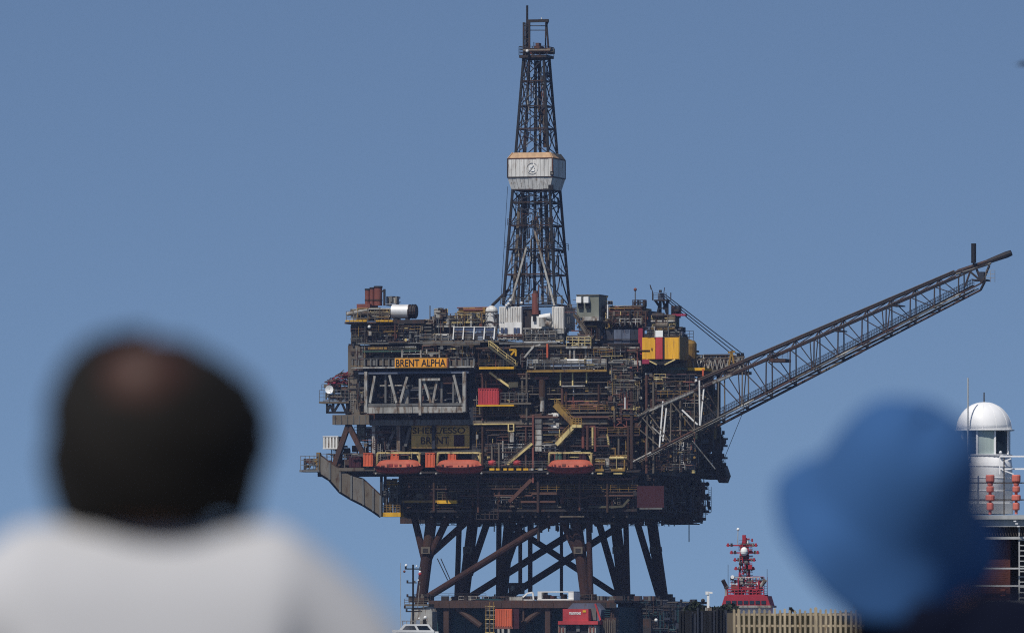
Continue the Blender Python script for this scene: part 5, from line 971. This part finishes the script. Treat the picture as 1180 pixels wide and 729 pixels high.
t = T('flat_roof_hut', 'low pale flat roof just above the fence end', 'hut', KF, K(1008, 738, 8)); a, b = K(990,700,8), K(1027,694,8); MB().box((a.x,8,a.z),(b.x,10,b.z),'concrete').build('roof', t); a2, b2 = K(993,760,8.2), K(1024,700,8.2); MB().box((a2.x,8.2,zg),(b2.x,9.8,a.z),'lightgrey').build('wall', t)
m = MB(); a = K(911,705,1); m.bar((a.x,1,zg),K(911,699,1),.1,'darkwood').bar(K(911,700,1),K(917,706,1),.07,'darkwood'); 
m.build('leaning_stake', KT)

# ================================================================== LIGHTHOUSE on the pier
LF = Frame(1134, 393, R(-6)); L_ = LF.P; sl = A*393
addm('lhwhite', (0.80, 0.80, 0.80), rough=.5, dirt=.1, stretch=.3, scale=.8, rust=.1, rustcol=(.6,.58,.54))
addm('lhgrey', (0.42, 0.43, 0.43), dirt=.25, rust=.15, rustcol=(.25,.2,.16), scale=1.5); addm('brick', (0.085, 0.028, 0.021), rough=.85, dirt=.35, rust=.25, rustcol=(.05,.02,.017), scale=1.5); addm('lamppink', (0.62, 0.17, 0.13), dirt=.2, rust=.2, rustcol=(.5,.2,.15), scale=3)
addm('railbrown', (0.06,0.05,0.045), dirt=.3); addm('blind', (0.42,0.50,0.47), rough=.4, dirt=.15)
LT = T('lighthouse', 'white domed lighthouse lantern on a round white tower', 'lighthouse', LF, Vector((0, 0, L_(1134,592,0).z)))
z = lambda py: L_(1134, py, 0).z
rd = 1.27
LH = []
prof = [(rd*math.cos(t), rd*.99*math.sin(t)) for t in [math.pi/2*i/10 for i in range(10)]]+[(.01, rd*.99)]
dm = MB(); dm.lathe((0,0,z(494.5)), prof, 'lhwhite', 32); dome = dm.build('dome', LT, smooth=True)
m = MB()
for i in range(12):
    an = 2*math.pi*i/12
    for j in range(9): t0, t1 = math.pi/2*j/10, math.pi/2*(j+1)/10; m.bar((rd*1.002*math.cos(t0)*math.cos(an),rd*1.002*math.cos(t0)*math.sin(an),z(494.5)+rd*.99*math.sin(t0)),(rd*1.002*math.cos(t1)*math.cos(an),rd*1.002*math.cos(t1)*math.sin(an),z(494.5)+rd*.99*math.sin(t1)),.012,'lhwhite')
m.build('dome_seam', dome, thing=LT)
MB().lathe((0,0,z(496.6)), [(1.2,0),(1.40,.02),(1.40,.07),(1.28,.09)], 'lhwhite', 32).build('eave', LT)
MB().lathe((0,0,z(526)), [(1.27,0),(1.30,.05),(1.30,.10),(1.2,.1)], 'lhwhite', 32).build('lantern_sill', LT)
NP = 9
for i in range(NP):
    a0 = -math.pi/2 + 2*math.pi*(i-.5)/NP + .13; a1 = a0 + 2*math.pi/NP
    MB().lathe((0,0,z(524)), [(1.19,0),(1.19,(524-496.5)*sl)], 'blind' if i in (0,) else 'glassdark', 4, a0+.04, a1-.04).build('pane', LT)
    p = Vector((1.2*math.cos(a0), 1.2*math.sin(a0), 0)); MB().bar(p+Vector((0,0,z(525))), p+Vector((0,0,z(496))), .09, 'lhwhite').build('mullion', LT)
MB().lathe((0,0,z(524)), [(.75,0),(.75,.9)], 'blind', 12).build('lens_housing', LT)
MB().lathe((0,0,z(592)), [(1.34,0),(1.30,(592-540)*sl),(1.25,(592-526)*sl)], 'lhwhite', 36).build('tower', LT, smooth=True)
for y in (537.5, 551, 566, 580): MB().lathe((0,0,z(y)), [(1.305+(y-526)*.0008,0),(1.315+(y-526)*.0008,.012),(1.305+(y-526)*.0008,.024)], 'lhwhite', 36).build('plate_seam', LT)
MB().tube((0,0,z(464)), (0,0,z(452)), .03, 'railbrown', 6).build('lightning_rod', LT); p = L_(1115.5,525,-1.3); MB().tube(p, Vector((p.x,-1.3,z(436))), .035, 'lhgrey', 6).build('aerial', LT)
for y in (544,): MB().tube(L_(1113,526,-1.34), L_(1113,560,-1.4), .03, 'lhgrey', 6).build('conduit', LT)
for y in (525.5, 540): MB().bar(L_(1152,y,-1.0), L_(1190,y,-1.0), .07, 'lhwhite').build('bracket_arm', LT)
for a, b in (((1155,532),(1165,528)),((1155,541),(1168,546)),((1152,526),(1152,546))): MB().bar(L_(*a,-1.35), L_(*b,-1.35), .05, 'lhwhite').build('bracket_arm', LT)
MB().ball(L_(1153,521,-1.35), .07, 'lhwhite').build('bracket_lamp', LT)
# gallery building the tower stands on
GT = T('pier_head_building', 'brown brick pier building with grey gallery slab below the lighthouse', 'building', LF, Vector((1.2, 0, L_(1134,700,0).z)))
def gp(nm, x0,x1,y0,y1,Y0,Y1,k,parent=None): a,b = L_(x0,y1,Y0),L_(x1,y0,Y0); return MB().box(a,(b.x,Y1,b.z),k).build(nm,parent or GT,thing=GT)
gp('gallery_slab', 1108, 1200, 593, 598, -2.6, 3, 'lhgrey'); gp('gallery_slab', 1110, 1198, 598, 606.5, -2.4, 3, 'lhgrey')
gp('lattice_band', 1112, 1196, 606.5, 618, -1.6, 2.6, 'railbrown'); gp('ledge', 1110, 1200, 618, 621, -2.3, 2.8, 'lhgrey')
for i in range(28): MB().bar(L_(1112+3*i,607,-2.2), L_(1114.5+3*i,617,-2.2), .03, 'railbrown').build('lattice_bar', GT)
wl = gp('wall', 1116, 1164, 621, 691, -1.7, 2.4, 'brick'); gp('side_wall', 1164, 1200, 621, 691, -.6, 2.4, 'black')
rn = random.Random(2); bm_cache = {}
a0, b0 = L_(1116,691,-1.7), L_(1164,621,-1.7); bw, bh = .215, .072; nx = int((b0.x-a0.x)/(bw+.012)); nz = int((b0.z-a0.z)/(bh+.012))
m = MB()
for r_ in range(nz):
    for c_ in range(nx):
        x_ = a0.x+c_*(bw+.012)+(.11 if r_%2 else 0); zz = a0.z+r_*(bh+.012); d = rn.uniform(.004,.012)
        if x_+bw < b0.x: m.box((x_,-1.7-d,zz),(x_+bw,-1.69,zz+bh),'brick')
m.build('brickwork', wl, thing=GT, kind='stuff')
gp('wall_plate', 1153, 1158.5, 678, 686, -1.78, -1.7, 'redrust')
for y in (654.5, 674.5): MB().bar(L_(1100,y,-2.5), L_(1200,y,-2.5), .07, 'lhgrey').build('guard_rail', GT)
for x in (1108, 1190): MB().bar(L_(x,692,-2.5), L_(x,620,-2.5), .07, 'lhgrey').build('guard_post', GT)
gp('base_slab', 1100, 1210, 691, 699, -2.9, 3.2, 'lhgrey'); gp('base_block', 1104, 1210, 699, 714, -2.6, 3, 'darkbrown')
for x in (1174.5, 1181.5): MB().bar(L_(x,691,-2.2), L_(x,606,-2.2), .06, 'lhgrey').build('ladder_stile', GT)
for i in range(12): MB().bar(L_(1174.5,688-6*i,-2.2), L_(1181.5,688-6*i,-2.2), .045, 'lhgrey').build('ladder_rung', GT)
[MB().bar(L_(1168+2*i,600+3*i,-2.7), L_(1171+2*i,600+3*i,-2.7), .05,'lhwhite').build('bracket', GT) for i in range(3)]
for y in (556, 575.5): MB().bar(L_(1104,y,-2.4), L_(1210,y,-2.4), .055, 'railbrown').build('gallery_rail', GT)
for x in (1112, 1157, 1190): MB().bar(L_(x,594,-2.4), L_(x,527 if x == 1157 else (505 if x == 1112 else 556),-2.4), .055, 'railbrown').build('gallery_post', GT)
for x, lb in ((1141, 'stack of salmon red signal lamps in front of the white tower'), (1171, 'stack of salmon red signal lamps clear of the tower, by the ladder')):
    t = T('signal_lamp_stack', lb, 'signal lamp', LF, Vector((L_(x,592,-2.5).x,-2.5,z(592))), 'signal lamp stacks'); c = L_(x,592,-2.5)
    for y0, y1, r in ((548,556.5,.2),(556.5,560.5,.13),(561,568,.17),(571,578,.21),(580,588.5,.16)): MB().lathe((c.x,c.y,z(y1)), [(r*.85,0),(r,.05),(r,(y1-y0)*sl-.05),(r*.85,(y1-y0)*sl)], 'lamppink', 14).build('lamp', t)
    MB().tube((c.x,c.y,z(593)), (c.x,c.y,z(549)), .07, 'lamppink', 8).build('pole', t)
m = MB(); m.box((L_(1098,714,0).x,-4.5,-2),(40,6,z(713)),'darkwood'); o = m.build('pier', frame=LF); tag(o, kind='structure')

# ================================================================== PEOPLE (seen from behind, near the lens)
addm('skin', (0.30, 0.15, 0.105), rough=.55, dirt=.12, scale=8, stretch=1); addm('shirt', (0.43, 0.43, 0.44), rough=.9, dirt=.06, scale=5, stretch=1, bump=.1); addm('hairblack', (0.006, 0.005, 0.0045), rough=.85, dirt=.5, scale=60, stretch=.3); addm('trousers', (0.03, 0.035, 0.05), rough=.9); addm('hat', (0.028, 0.088, 0.225), rough=.9, dirt=.12, scale=6, stretch=1); addm('navy', (0.004, 0.006, 0.016), rough=1.0, dirt=.2, scale=6, stretch=1); addm('shoe', (0.02,0.018,0.016), rough=.5)
addm('scalp', (0.05, 0.023, 0.018), rough=.6, dirt=.4, scale=30, stretch=1); addm('eye', (0.7,0.7,0.7), rough=.2, dirt=.05)
def skinned(name, verts, edges, k, parent, sub=2, root='pelvis'):
    names = list(verts); me = bpy.data.meshes.new(name); me.from_pydata([Vector(verts[n][:3]) for n in names], [(names.index(a), names.index(b)) for a, b in edges], [])
    ob = bpy.data.objects.new(name, me); col.objects.link(ob); ob.parent = parent
    ob.modifiers.new('skin', 'SKIN').use_smooth_shade = True
    if not me.skin_vertices: 
        me.attributes  # layer is made by the modifier's first use
    bm = bmesh.new(); bm.from_mesh(me); ly = bm.verts.layers.skin.verify()
    bm.verts.ensure_lookup_table()
    for i, n in enumerate(names):
        v = verts[n]; bm.verts[i][ly].radius = (v[3], v[4] if len(v) > 4 else v[3]); bm.verts[i][ly].use_root = (n == root)
    bm.to_mesh(me); bm.free()
    s_ = ob.modifiers.new('sub', 'SUBSURF'); s_.levels = sub; s_.render_levels = sub
    me.materials.append(MT[k]); return ob
def person(label, loc, rz, H, head_off, col_z, cloth, shw, legk, col_r=.09, col_f=.42):
    e = bpy.data.objects.new('person', None); col.objects.link(e); e.location = loc; e.rotation_euler = (0,0,rz); tag(e, label, 'person')
    s_ = H/1.75; hx, hy = head_off
    V = {'pelvis':(0,0,.95,.13,.10),'waist':(0,0,1.08,.125,.095),'chest':(0,.0,1.27,.15,.11),'collar':(hx*.2,-.01,1.475,.085,.075),'neck':(hx*.5,.005+hy*.3,1.53,.056,.058),'jaw':(hx*.9,.03+hy*.8,1.575,.062,.078),'face':(hx,.02+hy,1.63,.073,.09),'skull':(hx,.0+hy,1.685,.073,.088),'crown':(hx,-.005+hy,1.73,.045,.055),'nose':(hx,.115+hy,1.615,.012)}
    E = [('pelvis','waist'),('waist','chest'),('chest','collar'),('collar','neck'),('neck','jaw'),('jaw','face'),('face','skull'),('skull','crown'),('face','nose')]
    for sd, n in ((-1,'L'),(1,'R')):
        V.update({'ear'+n:(hx+sd*.088,.0+hy,1.62,.014,.02),'sh'+n:(sd*shw,0,1.425,.062),'el'+n:(sd*(shw+.06),-.03,1.10,.043),'wr'+n:(sd*(shw+.07),.06,.86,.028),'pa'+n:(sd*(shw+.07),.075,.79,.026,.038),'hip'+n:(sd*.095,0,.86,.095),'kn'+n:(sd*.11,.02,.49,.058),'an'+n:(sd*.115,-.01,.085,.04),'to'+n:(sd*.135,.15,.035,.035)})
        E += [('face','ear'+n),('collar','sh'+n),('sh'+n,'el'+n),('el'+n,'wr'+n),('wr'+n,'pa'+n),('pelvis','hip'+n),('hip'+n,'kn'+n),('kn'+n,'an'+n),('an'+n,'to'+n)]
        for q, (dy, L) in enumerate(((-.03,.075),(-.01,.088),(.012,.09),(.033,.078))):
            V['f%d%s'%(q,n)] = (sd*(shw+.07),.075+dy,.755,.009); V['g%d%s'%(q,n)] = (sd*(shw+.055),.08+dy,.755-L*.55,.0085); V['h%d%s'%(q,n)] = (sd*(shw+.035),.085+dy,.755-L,.0075); E += [('pa'+n,'f%d%s'%(q,n)),('f%d%s'%(q,n),'g%d%s'%(q,n)),('g%d%s'%(q,n),'h%d%s'%(q,n))]
        V['t0'+n] = (sd*(shw+.06),.125,.80,.011); V['t1'+n] = (sd*(shw+.045),.145,.765,.009); E += [('pa'+n,'t0'+n),('t0'+n,'t1'+n)]
    sc = lambda D_: {k: (v[0]*s_, v[1]*s_, v[2]*s_)+tuple(v[3:]) for k, v in D_.items()}
    body = skinned('body', sc(V), E, 'skin', e)
    g = {k: (v[0],v[1],v[2],v[3]+.014)+((v[4]+.014,) if len(v) > 4 else ()) for k, v in V.items()}
    top = {k: g[k] for k in ('pelvis','waist','chest','collar','shL','shR','elL','elR')}; g2 = dict(g)
    for n in 'LR': top['ha'+n] = tuple((a+b)/2 for a, b in zip(V['el'+n][:3], V['wr'+n][:3]))+(.05,); 
    top['collartop'] = (hx*col_f, hy*.15-.022, col_z, col_r, col_r)
    if cloth == 'navy': top['collar'] = (hx*.3, -.02, 1.462, .115, .10)
    for n, sd in (('L',-1),('R',1)): top['mid'+n] = (sd*shw*.6, 0, 1.468, .082, .082)
    ET = [('pelvis','waist'),('waist','chest'),('chest','collar'),('collar','collartop')]+[x for n in 'LR' for x in (('collar','mid'+n),('mid'+n,'sh'+n),('sh'+n,'el'+n),('el'+n,'ha'+n))]
    skinned('shirt' if cloth == 'shirt' else 'jacket', sc(top), ET, cloth, e)
    leg = {k: g[k] for k in ('pelvis','hipL','hipR','knL','knR','anL','anR')}; leg['anL'] = leg['anL'][:3]+(.06,); leg['anR'] = leg['anR'][:3]+(.06,)
    skinned('trousers', sc(leg), [('pelvis','hipL'),('pelvis','hipR'),('hipL','knL'),('hipR','knR'),('knL','anL'),('knR','anR')], legk, e)
    for n, sd in (('L',-1),('R',1)):
        skinned('shoe', sc({'pelvis':(sd*.115,-.04,.055,.052),'m':(sd*.125,.07,.05,.05),'t':(sd*.14,.19,.042,.042)}), [('pelvis','m'),('m','t')], 'shoe', e)
        m = MB(); m.ball((hx+sd*.033, .096+hy, 1.645), .012, 'eye', 10); m.v = [v*s_ for v in m.v]; m.build('eye', e)
    m = MB(); m.bar((hx-.024,.112+hy,1.578),(hx+.024,.112+hy,1.578),.008,'maroon'); m.v = [v*s_ for v in m.v]; m.build('mouth', e)
    return e, s_, Vector((hx*s_, hy*s_, 0))
ZG = ZC-1.45
# the dark-haired man
d1 = 8.0; x1 = (174-590)*A*d1
man, s1, h1 = person('dark-haired man with thinning crown in pale grey shirt, seen from behind', (x1, d1, ZG), R(4), 1.745, (.0, .03), 1.605, 'shirt', .20, 'trousers', .098)
hm = MB(); n, rws = 30, 18; rr = random.Random(6); pts = []
hc = Vector((h1.x, h1.y-.004, 1.637*s1))
for j in range(rws+1):
    ph = -0.50*math.pi/2 + (0.50+1.0)*math.pi/2*j/rws
    for i in range(n):
        t = 2*math.pi*i/n; up_ = math.sin(ph); rx, ry, rz = .106+.008*math.sin(3*t+2+ph)+.005*math.sin(5*t+4*ph), .112, .101+.004*math.sin(4*t)+(.006*max(0,-math.cos(t)))
        j_ = 1+rr.uniform(-.02,.025); front = max(0, math.sin(t)); 
        p = hc+Vector((rx*(max(0,math.cos(ph))**(.85 if ph > 0 else .5))*(1 if ph > 0 else 1+.06*math.sin(ph))*math.cos(t)*j_, ry*(max(0,math.cos(ph))**(.85 if ph > 0 else .5))*(1 if ph > 0 else 1+.06*math.sin(ph))*math.sin(t)*j_, rz*up_*j_))
        pts.append(p)
fs = []
for j in range(rws):
    for i in range(n):
        i2 = (i+1) % n; q = [j*n+i, j*n+i2, (j+1)*n+i2, (j+1)*n+i]; c = sum((pts[k_] for k_ in q), Vector())/4; t = math.atan2(c.y-hc.y, c.x-hc.x)
        front = math.sin(t) > .25 and c.z < hc.z+.055
        bald = abs(c.x-hc.x+.004) < .036 and c.y < hc.y-.005 and c.z > hc.z+.052
        if not front and not bald: fs.append(tuple(q))
hm.poly(pts, fs, 'hairblack'); hair = hm.build('hair', man, smooth=True)
so = hair.modifiers.new('thick', 'SOLIDIFY'); so.thickness = .016; so.offset = -1
# scalp showing at the crown
sm = MB(); sm.ball(hc+Vector((-.004,-.052,.046)), .054, 'scalp', 16, .95); sm.build('bald_crown', man, smooth=True)
# the person in the blue bucket hat
d2 = 11.5; x2 = (1132-590)*A*d2; hp = (1027-590)*A*d2 - x2
ppl, s2, h2 = person('person in blue bucket hat and dark navy jacket, seen from behind', (x2, d2, ZG), R(0), 1.70, (hp, .05), 1.545, 'navy', .165, 'navy', .098, .6)
ht = MB(); pr = [(.160,-.058),(.149,-.040),(.132,-.016),(.119,-.001),(.116,.008),(.109,.035),(.099,.065),(.085,.090),(.066,.107),(.036,.117),(.004,.119)]
nn = 40; pts = []; rr = random.Random(8)
for j, (r_, z_) in enumerate(pr):
    for i in range(nn):
        t = 2*math.pi*i/nn; wv = 1+(.05*math.sin(3*t+.6)+.03*math.sin(5*t))*(1 if j < 3 else .25); dz_ = (.012*math.sin(2*t+1)+.008*math.sin(5*t))*(1 if j < 3 else .2)
        pts.append(Vector((r_*wv*math.cos(t), r_*1.1*wv*math.sin(t), z_+dz_)))
rot = Matrix.Rotation(R(20), 4, 'Y') @ Matrix.Rotation(R(30), 4, 'X')
zt = ZC+(YH-578)*A*d2-ZG
pts = [rot @ (Vector((p.x*1.0, p.y*1.0, p.z*1.2))) + Vector((h2.x, h2.y-.045, zt)) for p in pts]
ht.poly(pts, [(j*nn+i, j*nn+(i+1)%nn, (j+1)*nn+(i+1)%nn, (j+1)*nn+i) for j in range(len(pr)-1) for i in range(nn)], 'hat'); hat = ht.build('bucket_hat', ppl, smooth=True)
so = hat.modifiers.new('thick', 'SOLIDIFY'); so.thickness = .004; sb = hat.modifiers.new('sub', 'SUBSURF'); sb.levels = 1; sb.render_levels = 1
neck_shade = MB(); neck_shade.ball(Vector((h2.x+.01, h2.y+.01, 1.575*s2)), .088, 'hairblack', 14, .95); neck_shade.build('hair', ppl, smooth=True)  # dark ball added over the bare neck, stands in for jacket shade
nk = MB(); nk.lathe(Vector((h2.x*.62, h2.y*.4-.02, 1.485*s2)), [(.105,-.03),(.104,.02),(.098,.058),(.09,.06)], 'navy', 20); nk.build('jacket_collar', ppl, smooth=True)
# a bird at the edge of the sky
GF = Frame(1174, 40, 0); G = GF.P; sg = A*160
c = G(1181, 75, 0)
BD = T('bird', 'small dark bird gliding at the upper edge of the sky', 'bird', GF, c)
m = MB()
secs = [(-.20,.004,.004),(-.12,.012,.010),(-.02,.028,.024),(.06,.026,.024),(.10,.016,.016),(.13,.004,.004)]
pts = [c+Vector((x_, w*math.cos(2*math.pi*i/10), h_*math.sin(2*math.pi*i/10)+.01)) for x_, w, h_ in secs for i in range(10)]
m.poly(pts, [(j*10+i, j*10+(i+1)%10, (j+1)*10+(i+1)%10, (j+1)*10+i) for j in range(5) for i in range(10)], 'dark')
for sd in (-1, 1): m.poly([c+Vector(p) for p in ((.05,sd*.02,.02),(-.04,sd*.02,.015),(-.12,sd*.32,.03),(-.06,sd*.18,.05),(.05,sd*.02,.03),(-.04,sd*.02,.025))], [(0,1,2,3),(4,3,2,5),(0,3,4),(1,5,2)], 'dark')
m.v = [c + (v-c)*.26 for v in m.v]; m.build('body', BD, smooth=True)

# ================================================================== sea air
m = MB(); m.box((-700, -45, -4), (900, 1800, 150), 'dark'); hz = m.build('haze'); hz['kind'] = 'stuff'
hm_ = bpy.data.materials.new('haze'); hm_.use_nodes = True; nt = hm_.node_tree; nt.nodes.clear()
ov = nt.nodes.new('ShaderNodeOutputMaterial'); pv = nt.nodes.new('ShaderNodeVolumePrincipled')
pv.inputs['Color'].default_value = (0.45, 0.6, 1.0, 1); pv.inputs['Density'].default_value = HAZE; pv.inputs['Anisotropy'].default_value = 0.0
nt.links.new(pv.outputs['Volume'], ov.inputs['Volume']); hz.data.materials.clear(); hz.data.materials.append(hm_)
MT['navy'].node_tree.nodes['Principled BSDF'].inputs['Specular IOR Level'].default_value = 0.08
